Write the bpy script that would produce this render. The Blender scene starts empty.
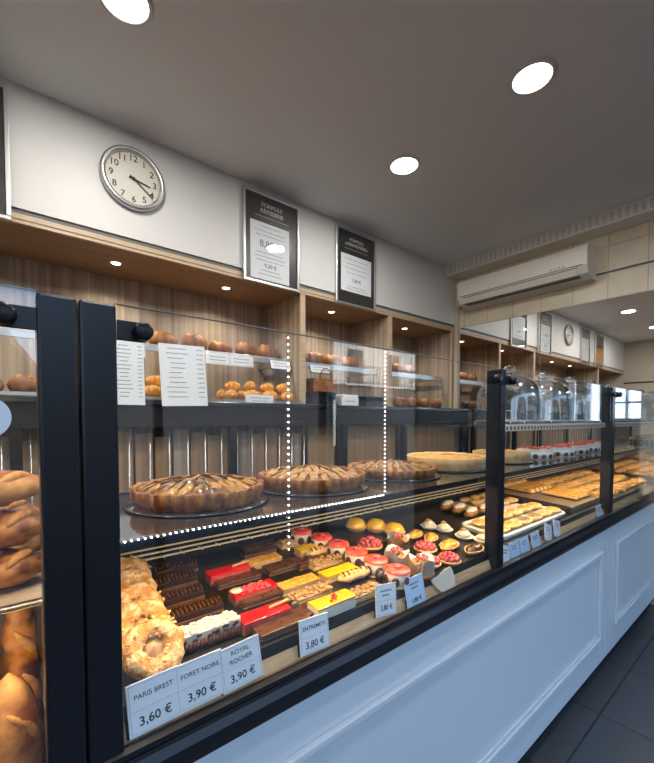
import bpy, bmesh, math, random
from mathutils import Vector, Matrix, noise
random.seed(7)
PI = math.pi
SC = bpy.context.scene
COL = SC.collection

# ------------------------------------------------------------------ helpers
def obj(name, bm, mat, parent=None, smooth=False, loc=None, rot=None):
    me = bpy.data.meshes.new(name)
    bm.normal_update()
    bm.to_mesh(me); bm.free()
    o = bpy.data.objects.new(name, me)
    if mat is not None: me.materials.append(mat)
    if smooth: me.polygons.foreach_set('use_smooth', [True]*len(me.polygons))
    COL.objects.link(o)
    if parent is not None: o.parent = parent
    if loc is not None: o.location = loc
    if rot is not None: o.rotation_euler = rot
    return o
def tag(o, label, cat, group=None):
    o['label'] = label; o['category'] = cat
    if group: o['group'] = group
    return o
def thing(name, label, cat, loc=(0,0,0), rotz=0, group=None):
    o = bpy.data.objects.new(name, None); COL.objects.link(o)
    o.empty_display_size = 0.05
    o.location = loc; o.rotation_euler = (0,0,rotz)
    return tag(o, label, cat, group)
def struct(o):
    o['kind'] = 'structure'; return o
def dup(root, loc, rotz=None, label=None, group=None, scale=None):
    r = root.copy(); COL.objects.link(r); r.location = loc
    if rotz is not None:
        e = r.rotation_euler; r.rotation_euler = (e[0], e[1], rotz)
    if scale is not None: r.scale = (scale,)*3 if not hasattr(scale,'__len__') else scale
    if label: r['label'] = label
    if group: r['group'] = group
    for ch in list(root.children):
        c = ch.copy(); COL.objects.link(c); c.parent = r
        for g in list(ch.children):
            d = g.copy(); COL.objects.link(d); d.parent = c
    return r
def BM(): return bmesh.new()
def box(bm, x0,x1,y0,y1,z0,z1, bev=0, seg=2, M=None):
    vs = [bm.verts.new((x,y,z)) for z in (z0,z1) for y in (y0,y1) for x in (x0,x1)]
    fs = [bm.faces.new([vs[i] for i in q]) for q in
          ((0,2,3,1),(4,5,7,6),(0,1,5,4),(2,6,7,3),(0,4,6,2),(1,3,7,5))]
    out = vs
    if bev > 0:
        es = list({e for f in fs for e in f.edges})
        r = bmesh.ops.bevel(bm, geom=es, offset=bev, segments=seg, profile=0.5, affect='EDGES')
        out = list({v for f in r['faces'] for v in f.verts} | {v for v in vs if v.is_valid})
    if M is not None: bmesh.ops.transform(bm, matrix=M, verts=[v for v in out if v.is_valid])
    return out
def lathe(bm, prof, n=24, c=(0,0,0), axis='Z', sx=1, sy=1, caps=True, wav=None):
    rings = []
    for r,z in prof:
        ring = []
        for k in range(n):
            a = 2*PI*k/n
            rr = r*(wav(a,z) if wav else 1)
            p = (rr*math.cos(a)*sx, rr*math.sin(a)*sy, z)
            if axis == 'Y': p = (p[0], z, p[1])
            if axis == 'X': p = (z, p[0], p[1])
            ring.append(bm.verts.new((p[0]+c[0],p[1]+c[1],p[2]+c[2])))
        rings.append(ring)
    for a,b in zip(rings, rings[1:]):
        for k in range(n):
            q = [a[k],a[(k+1)%n],b[(k+1)%n],b[k]]
            if axis == 'Y': q.reverse()
            bm.faces.new(q)
    if caps:
        for ring, rev in ((rings[0],True),(rings[-1],False)):
            q = ring[::-1] if rev else ring[:]
            if axis == 'Y': q.reverse()
            if prof[0 if rev else -1][0] > 1e-6: bm.faces.new(q)
    return [v for r in rings for v in r]
def tube(bm, pts, rad, n=8, closed=False):
    pts = [Vector(p) for p in pts]; rings = []
    rads = rad if hasattr(rad,'__len__') else [rad]*len(pts)
    up0 = None
    for i,p in enumerate(pts):
        if closed: d = pts[(i+1)%len(pts)]-pts[i-1]
        else: d = pts[min(i+1,len(pts)-1)]-pts[max(i-1,0)]
        d.normalize()
        if up0 is None:
            up0 = Vector((0,0,1)) if abs(d.z) < .9 else Vector((1,0,0))
        s = d.cross(up0).normalized(); u = s.cross(d).normalized(); up0 = u
        rings.append([bm.verts.new(p+(s*math.cos(2*PI*k/n)+u*math.sin(2*PI*k/n))*rads[i]) for k in range(n)])
    m = len(rings)
    for i in range(m if closed else m-1):
        a,b = rings[i], rings[(i+1)%m]
        for k in range(n): bm.faces.new([a[k],a[(k+1)%n],b[(k+1)%n],b[k]])
    if not closed:
        bm.faces.new(rings[0][::-1]); bm.faces.new(rings[-1])
    return [v for r in rings for v in r]
def ball(bm, c, r, sc=(1,1,1), sub=2):
    res = bmesh.ops.create_icosphere(bm, subdivisions=sub, radius=r)
    bmesh.ops.scale(bm, vec=sc, verts=res['verts'])
    bmesh.ops.translate(bm, vec=c, verts=res['verts'])
    return res['verts']
def rough(bm, amp, scale, seed=0, verts=None, keep_below=None):
    bm.normal_update()
    for v in (verts or bm.verts):
        if keep_below is not None and v.co.z <= keep_below: continue
        n = noise.noise(v.co*scale+Vector((seed*7.3,seed*3.1,seed*1.7)))
        v.co += v.normal*n*amp
def extrude_poly(bm, pts, z0, z1, plane='XY'):
    def P(p,z): return (p[0],p[1],z) if plane=='XY' else ((p[0],z,p[1]) if plane=='XZ' else (z,p[0],p[1]))
    a = [bm.verts.new(P(p,z0)) for p in pts]; b = [bm.verts.new(P(p,z1)) for p in pts]
    n = len(pts)
    bm.faces.new(a[::-1]); bm.faces.new(b)
    for k in range(n): bm.faces.new([a[k],a[(k+1)%n],b[(k+1)%n],b[k]])
    bmesh.ops.recalc_face_normals(bm, faces=bm.faces[:])
def subdiv_box(bm, x0,x1,y0,y1,z0,z1, step, bev=.003):
    vs = box(bm,x0,x1,y0,y1,z0,z1,bev,2)
    cuts = max(1,int(max(x1-x0,y1-y0)/step))
    for axis,(a,b) in enumerate(((x0,x1),(y0,y1),(z0,z1))):
        n = max(1,int((b-a)/step))
        for k in range(1,n):
            t = a+(b-a)*k/n
            co = [0,0,0]; no=[0,0,0]; co[axis]=t; no[axis]=1
            bmesh.ops.bisect_plane(bm, geom=bm.verts[:]+bm.edges[:]+bm.faces[:], plane_co=co, plane_no=no)
def text_bm(body, size, align='CENTER', bold=0.0, lines=1.0, ext=.0004, sx=1.0):
    c = bpy.data.curves.new('t','FONT'); c.body = body; c.size = size; c.align_x = align; c.align_y='CENTER'
    c.extrude = ext; c.offset = bold; c.space_line = lines; c.resolution_u = 3
    o = bpy.data.objects.new('t', c); COL.objects.link(o)
    dg = bpy.context.evaluated_depsgraph_get(); dg.update()
    me = bpy.data.meshes.new_from_object(o.evaluated_get(dg))
    bm = bmesh.new(); bm.from_mesh(me)
    bmesh.ops.scale(bm, vec=(sx,1,1), verts=bm.verts)
    bpy.data.objects.remove(o); bpy.data.curves.remove(c); bpy.data.meshes.remove(me)
    return bm
def add_bm(dst, src, M):
    me = bpy.data.meshes.new('x'); bmesh.ops.transform(src, matrix=M, verts=src.verts); src.to_mesh(me); src.free()
    dst.from_mesh(me); bpy.data.meshes.remove(me)
UP = Matrix.Rotation(PI/2,4,'X')          # text plane -> faces -Y
def T(x,y,z): return Matrix.Translation((x,y,z))

# ------------------------------------------------------------------ materials
MATS = {}
def mat(name, col, rough_=.5, metal=0, col2=None, nscale=20, stretch=(1,1,1), bump=0, bscale=60, coat=0,
        emit=None, estr=0, sss=0, spec=.5, lo=.35, hi=.65, sheen=0, detail=4):
    m = bpy.data.materials.new(name); m.use_nodes = True
    nt = m.node_tree; N = nt.nodes; L = nt.links
    b = N['Principled BSDF']
    b.inputs['Base Color'].default_value = (*col,1); b.inputs['Roughness'].default_value = rough_
    b.inputs['Metallic'].default_value = metal; b.inputs['Specular IOR Level'].default_value = spec
    if coat: b.inputs['Coat Weight'].default_value = coat; b.inputs['Coat Roughness'].default_value = .06
    if sss: b.inputs['Subsurface Weight'].default_value = sss; b.inputs['Subsurface Radius'].default_value=(.01,.006,.004)
    if emit: b.inputs['Emission Color'].default_value = (*emit,1); b.inputs['Emission Strength'].default_value = estr
    if col2 or bump:
        tc = N.new('ShaderNodeTexCoord'); mp = N.new('ShaderNodeMapping'); mp.inputs['Scale'].default_value = stretch
        L.new(tc.outputs['Object'], mp.inputs['Vector'])
    if col2:
        n = N.new('ShaderNodeTexNoise'); n.inputs['Scale'].default_value = nscale; n.inputs['Detail'].default_value = detail
        r = N.new('ShaderNodeValToRGB')
        r.color_ramp.elements[0].position = lo; r.color_ramp.elements[1].position = hi
        r.color_ramp.elements[0].color = (*col,1); r.color_ramp.elements[1].color = (*col2,1)
        L.new(mp.outputs[0], n.inputs['Vector']); L.new(n.outputs['Fac'], r.inputs['Fac']); L.new(r.outputs['Color'], b.inputs['Base Color'])
    if bump:
        n2 = N.new('ShaderNodeTexNoise'); n2.inputs['Scale'].default_value = bscale; n2.inputs['Detail'].default_value = 3
        bp = N.new('ShaderNodeBump'); bp.inputs['Strength'].default_value = bump; bp.inputs['Distance'].default_value = .004
        L.new(mp.outputs[0], n2.inputs['Vector']); L.new(n2.outputs['Fac'], bp.inputs['Height']); L.new(bp.outputs[0], b.inputs['Normal'])
    MATS[name] = m
    return m
def glass_mat(name, tint=(1,1,1), f0=.045, extra=0.0, rough_=0.0, power=5):
    m = bpy.data.materials.new(name); m.use_nodes = True
    nt = m.node_tree; N = nt.nodes; L = nt.links; N.clear()
    out = N.new('ShaderNodeOutputMaterial'); mix = N.new('ShaderNodeMixShader')
    tr = N.new('ShaderNodeBsdfTransparent'); tr.inputs['Color'].default_value = (*tint,1)
    gl = N.new('ShaderNodeBsdfGlossy'); gl.inputs['Roughness'].default_value = rough_; gl.inputs['Color'].default_value=(1,1,1,1)
    lw = N.new('ShaderNodeLayerWeight'); lw.inputs['Blend'].default_value = .5
    pw = N.new('ShaderNodeMath'); pw.operation='POWER'; pw.inputs[1].default_value = power
    L.new(lw.outputs['Facing'], pw.inputs[0])
    ma = N.new('ShaderNodeMath'); ma.operation='MULTIPLY_ADD'; ma.inputs[1].default_value = 1-f0; ma.inputs[2].default_value = f0+extra
    L.new(pw.outputs[0], ma.inputs[0]); ma.use_clamp = True
    L.new(ma.outputs[0], mix.inputs[0]); L.new(tr.outputs[0], mix.inputs[1]); L.new(gl.outputs[0], mix.inputs[2])
    L.new(mix.outputs[0], out.inputs['Surface'])
    MATS[name] = m
    return m
def emis(name, col, s):
    m = bpy.data.materials.new(name); m.use_nodes = True
    nt = m.node_tree; nt.nodes.clear()
    o = nt.nodes.new('ShaderNodeOutputMaterial'); e = nt.nodes.new('ShaderNodeEmission')
    e.inputs[0].default_value = (*col,1); e.inputs[1].default_value = s
    nt.links.new(e.outputs[0], o.inputs[0]); return m
def brick_mat(name, c1, c2, mortar, bw, bh, msize, rough_=.5, offset=0.0, plane='XY', bump=.3, coat=0, origin=(0,0,0)):
    m = bpy.data.materials.new(name); m.use_nodes = True
    nt = m.node_tree; N = nt.nodes; L = nt.links; b = N['Principled BSDF']
    tc = N.new('ShaderNodeTexCoord'); sep = N.new('ShaderNodeSeparateXYZ'); com = N.new('ShaderNodeCombineXYZ')
    sub = N.new('ShaderNodeVectorMath'); sub.operation='SUBTRACT'; sub.inputs[1].default_value = origin
    L.new(tc.outputs['Object'], sub.inputs[0]); L.new(sub.outputs[0], sep.inputs[0])
    a,c = {'XY':('X','Y'),'XZ':('X','Z'),'YZ':('Y','Z')}[plane]
    L.new(sep.outputs[a], com.inputs['X']); L.new(sep.outputs[c], com.inputs['Y'])
    br = N.new('ShaderNodeTexBrick'); br.inputs['Color1'].default_value=(*c1,1); br.inputs['Color2'].default_value=(*c2,1)
    br.inputs['Mortar'].default_value=(*mortar,1); br.inputs['Scale'].default_value=1
    br.inputs['Brick Width'].default_value=bw; br.inputs['Row Height'].default_value=bh; br.inputs['Mortar Size'].default_value=msize
    br.inputs['Mortar Smooth'].default_value=.1
    br.offset = offset
    L.new(com.outputs[0], br.inputs['Vector'])
    nz = N.new('ShaderNodeTexNoise'); nz.inputs['Scale'].default_value = 6; nz.inputs['Detail'].default_value = 6
    L.new(tc.outputs['Object'], nz.inputs['Vector'])
    mx = N.new('ShaderNodeMixRGB'); mx.blend_type='MULTIPLY'; mx.inputs[0].default_value=.35
    L.new(br.outputs['Color'], mx.inputs[1]); L.new(nz.outputs['Fac'], mx.inputs[2]); L.new(mx.outputs[0], b.inputs['Base Color'])
    bp = N.new('ShaderNodeBump'); bp.inputs['Strength'].default_value=bump; bp.inputs['Distance'].default_value=.003; bp.invert=True
    L.new(br.outputs['Fac'], bp.inputs['Height']); L.new(bp.outputs[0], b.inputs['Normal'])
    b.inputs['Roughness'].default_value = rough_
    if coat: b.inputs['Coat Weight'].default_value = coat
    return m

M_ceil  = mat('ceiling_paint', (.84,.85,.87), .6, bump=.05, bscale=90)
M_white = mat('white_paint', (.70,.695,.68), .5, bump=.03, bscale=120)
M_panel = mat('white_lacquer_panel', (.56,.605,.65), .32)
M_wood  = mat('walnut_laminate', (.25,.18,.13), .5, col2=(.55,.45,.35), nscale=1.0, stretch=(34,34,.5), lo=.3, hi=.7, detail=5)
M_woodx = mat('walnut_laminate_horizontal', (.26,.165,.095), .5, col2=(.40,.27,.17), nscale=1.0, stretch=(1.2,60,60), lo=.3, hi=.7, detail=5)
M_oak   = mat('pale_oak_edge', (.52,.38,.25), .45, col2=(.60,.46,.32), nscale=2, stretch=(3,40,40))
M_oakv  = mat('oak_board_vertical', (.36,.22,.11), .45, col2=(.50,.33,.19), nscale=1.2, stretch=(40,40,1))
M_ledge = mat('light_wood_ledge', (.60,.36,.16), .5, col2=(.76,.52,.28), nscale=2, stretch=(6,60,60))
M_fascia= mat('black_counter_front', (.012,.012,.012), .45, spec=.25)
M_black = mat('black_coated_metal', (.008,.009,.013), .28, spec=.32, coat=.0, bump=.06, bscale=500)
M_blackg= mat('black_gloss', (.010,.011,.015), .16)
M_shelf = mat('smoked_glass_shelf', (.05,.043,.04), .10, coat=.5)
M_deck  = mat('black_tray_slab', (.018,.017,.017), .28, bump=.1, bscale=300)
M_chrome= mat('chrome', (.55,.54,.53), .32, 1)
M_steel = mat('brushed_steel', (.55,.55,.55), .35, 1)
M_alu   = mat('silver_aluminium', (.62,.62,.63), .35, .9)
M_cream = mat('cream_metal_rail', (.85,.74,.58), .4)
M_gap   = mat('grey_recess', (.16,.16,.155), .6)
M_dark  = mat('dark_void_panel', (.014,.014,.016), .7, spec=.2)
M_paper = mat('white_paper', (.80,.84,.88), .6, spec=.2)
M_paperb= mat('pale_blue_paper', (.55,.72,.90), .6, spec=.2)
M_ink   = mat('black_ink', (.02,.02,.025), .6)
M_inkw  = mat('white_print', (.80,.80,.78), .5)
M_inkg  = mat('grey_ink', (.25,.26,.28), .6)
M_slate = mat('charcoal_print', (.028,.029,.028), .35, coat=.0)
M_sticker=mat('pale_sticker', (.72,.80,.88), .4)
M_ivory = mat('ivory_clock_face', (.78,.75,.66), .5)
M_acw   = mat('air_conditioner_plastic', (.86,.82,.74), .38)
M_acd   = mat('air_outlet_shadow_plastic', (.16,.15,.14), .5)
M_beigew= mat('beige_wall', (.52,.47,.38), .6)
M_strip = mat('cream_vent_strip', (.80,.78,.73), .55)
M_ventd = mat('vent_slot', (.62,.60,.56), .7)
M_mirror= mat('mirror_silver', (.90,.90,.89), .0, 1)
M_tile  = brick_mat('beige_wall_tile', (.80,.69,.52),(.83,.72,.55),(.55,.47,.37), .243,.20,.0035, .35, plane='YZ', origin=(0,.0055,.075))
M_floor = brick_mat('slate_floor_tile', (.065,.070,.078),(.073,.078,.086),(.020,.021,.023), .5,.5,.004, .42, plane='XY', origin=(.06,.05,0), bump=.5)
M_glass = glass_mat('clear_glass', (.98,.985,.985), .042)
M_wglass= glass_mat('shop_window_glass', (.97,.98,.98), .03)
M_edge  = mat('glass_edge', (.34,.36,.35), .4, spec=.2)
M_jar   = glass_mat('cloche_glass', (.90,.93,.95), .06, extra=.02, power=2.6)
M_knob = mat('solid_glass_knob', (1,1,1), 0.0); MATS['solid_glass_knob'].node_tree.nodes['Principled BSDF'].inputs['Transmission Weight'].default_value=1
M_cover = glass_mat('picture_glass', (1,1,1), .03)
M_led   = emis('led_diode', (1,.95,.86), 9)
M_lamp  = emis('downlight_diffuser', (1,.93,.80), 9)
M_spot  = emis('niche_spot_diffuser', (1,.85,.62), 14)
# food
M_choux = mat('choux_pastry', (.52,.25,.055), .6, col2=(.74,.52,.25), nscale=45, bump=.5, bscale=120)
M_sugar = mat('sugared_almond_choux', (.52,.22,.045), .6, col2=(.74,.50,.25), nscale=60, bump=1.0, bscale=150, lo=.42,hi=.60)
M_cream_f=mat('whipped_cream', (.74,.67,.55), .5, sss=.1)
M_mocha = mat('praline_cream', (.50,.32,.17), .5)
M_choc  = mat('dark_chocolate', (.045,.018,.009), .32, bump=.15, bscale=120)
M_chocm = mat('milk_chocolate_glaze', (.060,.024,.010), .25, col2=(.13,.05,.02), nscale=60, bump=.2)
M_bisc  = mat('chocolate_biscuit', (.10,.042,.018), .7, col2=(.19,.085,.035), nscale=110, bump=.5, bscale=200)
M_sponge= mat('golden_sponge', (.56,.33,.12), .7, col2=(.72,.49,.23), nscale=100, bump=.5, bscale=200)
M_red   = mat('red_fruit_glaze', (.80,.012,.012), .12, coat=.6)
M_redm  = mat('red_berry_mousse', (.42,.05,.045), .45, col2=(.55,.10,.07), nscale=60)
M_raspg = mat('raspberry_flesh', (.46,.035,.055), .3, col2=(.66,.13,.13), nscale=120, coat=.3)
M_straw = mat('red_jelly_top', (.82,.07,.045), .15, col2=(.90,.22,.14), nscale=60, coat=.6, lo=.4,hi=.75)
M_pinkc = mat('pink_cream_side', (.80,.62,.52), .5, col2=(.84,.74,.64), nscale=40)
M_yel   = mat('yellow_mango_glaze', (.92,.50,.008), .14, coat=.6)
M_ora   = mat('orange_caramel_glaze', (.80,.33,.012), .2, col2=(.90,.50,.03), nscale=40, coat=.4)
M_gold  = mat('caramelised_sugar', (.62,.27,.035), .25, col2=(.80,.47,.10), nscale=60, coat=.3)
M_nut   = mat('roasted_nut', (.30,.12,.03), .5, col2=(.58,.34,.12), nscale=90)
M_crust = mat('tart_crust', (.20,.06,.010), .6, col2=(.44,.18,.035), nscale=40, bump=.4, bscale=150)
M_crustp= mat('pale_pastry_crust', (.58,.34,.12), .6, col2=(.72,.48,.21), nscale=40, bump=.4, bscale=150)
M_apple = mat('baked_apple_slice', (.40,.16,.02), .32, col2=(.70,.38,.06), nscale=26, coat=.25)
M_appled= mat('caramelised_apple', (.10,.035,.008), .32, col2=(.52,.24,.03), nscale=14, coat=.25, lo=.42, hi=.6)
M_appleb= mat('browned_filling', (.16,.06,.015), .35, col2=(.42,.19,.04), nscale=30, coat=.2)
M_wrap  = mat('white_paper_band', (.85,.83,.78), .6)
M_bread = mat('bread_crust', (.13,.030,.006), .5, col2=(.50,.19,.035), nscale=24, lo=.4, hi=.6, bump=.35, bscale=70)
M_flour = mat('floured_crust', (.26,.075,.014), .6, col2=(.60,.29,.08), nscale=20, lo=.4, hi=.62, bump=.35, bscale=70)
M_score = mat('pale_scored_crumb', (.62,.30,.08), .65, col2=(.45,.18,.04), nscale=60, bump=.3)
M_crois = mat('croissant_crust', (.55,.18,.015), .38, col2=(.88,.45,.06), nscale=18, bump=.25, bscale=60)
M_brown = mat('brown_roll_crust', (.17,.055,.015), .55, col2=(.38,.16,.05), nscale=18, bump=.3)
M_toast = mat('toasted_bread', (.50,.24,.06), .65, col2=(.78,.55,.27), nscale=40, bump=.4, bscale=120)
M_cheese= mat('melted_cheese_topping', (.55,.20,.015), .4, col2=(.80,.46,.09), nscale=40, bump=.4)
M_tapen = mat('dark_mushroom_topping', (.13,.075,.035), .6, col2=(.30,.19,.10), nscale=70, bump=.6)
M_trayw = mat('white_porcelain_tray', (.78,.76,.72), .25)
M_board = mat('brown_baking_board', (.15,.095,.06), .38, col2=(.23,.155,.10), nscale=3, stretch=(3,20,20))
M_card  = mat('cream_card', (.80,.70,.54), .6)
M_foil  = mat('gold_cake_card', (.55,.38,.18), .3, .6)
# outdoors
M_street= mat('asphalt', (.035,.036,.04), .8, col2=(.05,.05,.052), nscale=3)
M_fac1  = mat('shaded_stone_facade', (.018,.017,.016), .8, col2=(.03,.027,.024), nscale=2)  # near-black colour stands in for shade on the facades
M_fac2  = mat('white_rendered_facade', (.80,.79,.76), .8)
M_win   = mat('dark_window_pane', (.05,.07,.09), .1)
M_rail  = mat('balcony_rail_metal', (.06,.06,.065), .5)

# ------------------------------------------------------------------ camera
H = 1.35
F, YAW, PIT, CY = 388.635, .88546958, -.03538323, 432.579
cam = bpy.data.cameras.new('camera'); cam.sensor_fit='HORIZONTAL'; cam.sensor_width=36
cam.lens = 36*F/654; cam.shift_y = (CY-381.5)/654; cam.clip_start=.02; cam.clip_end=300
co = bpy.data.objects.new('camera', cam); COL.objects.link(co)
fw = Vector((math.cos(YAW)*math.cos(PIT), math.sin(YAW)*math.cos(PIT), math.sin(PIT)))
co.location=(0,0,H); co.rotation_euler = fw.to_track_quat('-Z','Y').to_euler()
SC.camera = co
rt = Vector((math.sin(YAW),-math.cos(YAW),0)); upv = rt.cross(fw)
def ray(px,py): return fw + rt*((px-327)/F) - upv*((py-CY)/F)
DS, DZ, DY = .06, .902, .656                    # display deck: slope, height at its front, front
def deckz(y): return DZ + DS*(y-DY)
def D(px,py,h=0,ymin=.682,ymax=1.072):
    """point of the sloping display deck (raised by h) seen at a pixel"""
    d = ray(px,py); t = (DZ+h-H-DS*DY)/(d.z-DS*d.y)
    p = Vector((0,0,H))+d*t
    if p.y>ymax: p.x*=ymax/p.y; p.y=ymax
    if p.y<ymin: p.x*=ymin/p.y; p.y=ymin
    return Vector((p.x,p.y,deckz(p.y)+.0008))
TILT=math.atan(DS)
def deckit(o):
    o.rotation_mode='ZYX'; o.rotation_euler=(TILT,0,0); return o
def onY(px,py,Y):
    d = ray(px,py); return Vector((0,0,H))+d*(Y/d.y)
def onZ(px,py,Z):
    d = ray(px,py); return Vector((0,0,H))+d*((Z-H)/d.z)

# ------------------------------------------------------------------ room
XR, XL, YF, YB, ZC = 3.593, -2.43, -1.45, 2.30, 2.872
YN = 2.80                                       # back of the wall niches
def sbox(name, m, *a, **k):
    bm = BM(); box(bm,*a,**k); return struct(obj(name,bm,m))
sbox('floor', M_floor, XL-.1,XR+.1,YF-.1,YN+.12,-.06,0)
sbox('ceiling', M_ceil, XL-.15,XR+.15,YF-.15,YN+.15,ZC,ZC+.1)
sbox('wall_back', M_wood, XL-.1,XR+.1,YN,YN+.12,0,ZC)
sbox('wall_left', M_beigew, XL-.12,XL,YF-.1,YN,0,ZC)
# right wall: solid part behind the case, glazed part in front of it
bm = BM()
box(bm, XR,XR+.12,.53,YN,0,ZC); struct(obj('wall_right', bm, M_tile))
bm = BM()
box(bm, XR,XR+.12,YF-.1,.529,2.10,ZC); box(bm, XR,XR+.12,YF-.1,.529,0,1.335)
for a,b in ((YF-.1,-.37),(-.325,-.205),(-.095,.03),(.075,.155),(.245,.29)): box(bm, XR,XR+.12,a,b,1.335,2.10)
struct(obj('wall_return', bm, M_slate))
bm = BM()
box(bm, XL-.12,XR+.12,YF-.12,YF,2.62,ZC); box(bm, XL-.12,XL+.35,YF-.12,YF,0,2.62)
struct(obj('wall_front', bm, M_white))
# bulkhead above the niches
sbox('trim_1', M_white, XL,XR,YB,YN,2.316,ZC)                       # white bulkhead
sbox('trim_2', M_gap, XL,XR,YB+.010,YN,2.293,2.316)               # shadow gap
bm = BM(); box(bm, XL,XR,YB+.004,YB+.03,2.268,2.293,.002); box(bm, XL,XR,YB+.008,YB+.03,2.250,2.268,.002); struct(obj('trim_3', bm, M_oak))
sbox('trim_4', M_woodx, XL,XR,YB+.03,YN,2.250,2.293)
# soffit strip with vent slots along the right wall
bm = BM(); box(bm, XR-.17,XR,-1.4,YB,ZC-.10,ZC); sof = struct(obj('trim_5', bm, M_strip))
bm = BM()
y = -1.35
while y < YB-.03:
    box(bm, XR-.1712,XR-.1695,y,y+.026,ZC-.085,ZC-.02); y += .046
struct(obj('vent_slots', bm, M_ventd, sof))
# tile decorative line
bm = BM(); box(bm, XR-.004,XR,.5,YB,2.470,2.483)
struct(obj('trim_6', bm, M_slate))
bm = BM()
for k in range(2): box(bm, XR-.006,XR,.5,YB,2.462+.024*k,2.467+.024*k,.001)
struct(obj('trim_7', bm, M_strip))
# corner strip
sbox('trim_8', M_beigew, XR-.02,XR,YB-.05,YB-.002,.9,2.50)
# far wall dark line as seen in the mirror
sbox('trim_9', M_slate, XL,XL+.008,0,YB,2.05,2.075)
# shop windows: front and the right return
def shop_window(name, x0,x1,y0,y1,z0,z1, nm, mids, th=.05):
    fr = BM(); gl = BM()
    alongx = abs(x1-x0) > abs(y1-y0)
    def seg(a0,a1,zz0,zz1,bm,t0=0,t1=1):
        if alongx: box(bm,a0,a1,y0+(y1-y0)*t0,y0+(y1-y0)*t1,zz0,zz1)
        else: box(bm,x0+(x1-x0)*t0,x0+(x1-x0)*t1,a0,a1,zz0,zz1)
    A0,A1 = (x0,x1) if alongx else (y0,y1)
    seg(A0,A1,z0,z0+th*1.2,fr); seg(A0,A1,z1-th,z1,fr)
    for k in range(nm+1):
        a = A0+(A1-A0)*k/nm; a = min(max(a,A0+th/2),A1-th/2)
        seg(a-th/2,a+th/2,z0+th*1.2,z1-th,fr)
    for zm in mids: seg(A0,A1,zm-th*.4,zm+th*.4,fr)
    seg(A0+.01,A1-.01,z0+.03,z1-.03,gl,.45,.55)
    f = struct(obj(name,fr,M_blackg)); g = struct(obj('window_glass',gl,M_wglass,f))
    return f
shop_window('window_1', XL+.35,XR+.05,YF-.09,YF-.03,.0,2.62,4,[])
shop_window('window_2', XR+.03,XR+.09,.29,.53,1.335,2.10,2,[1.475],.016)
for k,(a,b) in enumerate(((-.37,-.325),(-.205,-.095),(.03,.075),(.155,.245))):
    bm=BM(); box(bm,XR+.05,XR+.06,a,b,1.335,2.10); struct(obj(f'window_{k+3}',bm,M_wglass))

# ------------------------------------------------------------------ mirror on the right wall
for k,(y0,y1) in enumerate(((1.46,2.235),(.505,1.455))):
    t = thing('wall_mirror', ('frameless wall mirror panel in the corner by the wooden niches','frameless wall mirror panel on the end wall away from the corner')[k],
              'mirror', (XR,(y0+y1)/2,.9))
    bm = BM(); box(bm, -.012,-.001,y0-(y0+y1)/2,y1-(y0+y1)/2,0,1.37); obj('mirror_pane',bm,M_mirror,t)
    bm = BM(); box(bm, -.014,-.001,y0-(y0+y1)/2,y1-(y0+y1)/2,-.012,0); obj('bottom_trim',bm,M_alu,t)

# ------------------------------------------------------------------ air conditioner
ac = thing('air_conditioner','long cream wall-mounted air conditioner under the ceiling vent strip','air conditioner',(XR,1.60,2.43))
prof = [(0,0),(-.10,.0),(-.17,.03),(-.205,.08),(-.21,.20),(-.195,.235),(-.15,.25),(0,.25)]
bm = BM()
pts = prof
for (y0,y1) in ((-.52,.52),):
    extrude_poly(bm, [(p[0],p[1]) for p in pts], y0, y1, plane='XZ') if False else None
a=[bm.verts.new((p[0],-.52,p[1])) for p in prof]; b=[bm.verts.new((p[0],.52,p[1])) for p in prof]
bm.faces.new(a); bm.faces.new(b[::-1])
for k in range(len(prof)): bm.faces.new([a[k],b[k],b[(k+1)%len(prof)],a[(k+1)%len(prof)]])
bmesh.ops.recalc_face_normals(bm, faces=bm.faces[:])
obj('body',bm,M_acw,ac)
for s in (-1,1):
    bm=BM(); 
    pp=[(p[0]*1.02,p[1]*1.0) for p in prof]
    a=[bm.verts.new((p[0],s*.52,p[1])) for p in pp]; b=[bm.verts.new((p[0],s*.545,p[1])) for p in pp]
    bm.faces.new(a); bm.faces.new(b[::-1])
    for k in range(len(pp)): bm.faces.new([a[k],b[k],b[(k+1)%len(pp)],a[(k+1)%len(pp)]])
    bmesh.ops.recalc_face_normals(bm, faces=bm.faces[:]); obj('end_cap',bm,M_acw,ac)
bm=BM(); box(bm,-.214,-.207,-.515,.515,.086,.090); obj('panel_seam',bm,M_acd,ac)
bm=BM(); box(bm,-.004,.004,-.47,.47,-.026,.026,.003); obj('louver',bm,M_acw,ac,loc=(-.192,0,.045),rot=(0,math.radians(-34),0))
bm=BM(); box(bm,-.198,-.12,-.48,.48,.012,.018); box(bm,-.203,-.198,-.48,.48,.072,.077); obj('air_outlet',bm,M_acd,ac)
bm=BM()
for k in range(4): box(bm,-.2125,-.209,-.30-.03*k,-.285-.03*k,.104,.110)
obj('display_marks',bm,M_inkg,ac)

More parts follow.
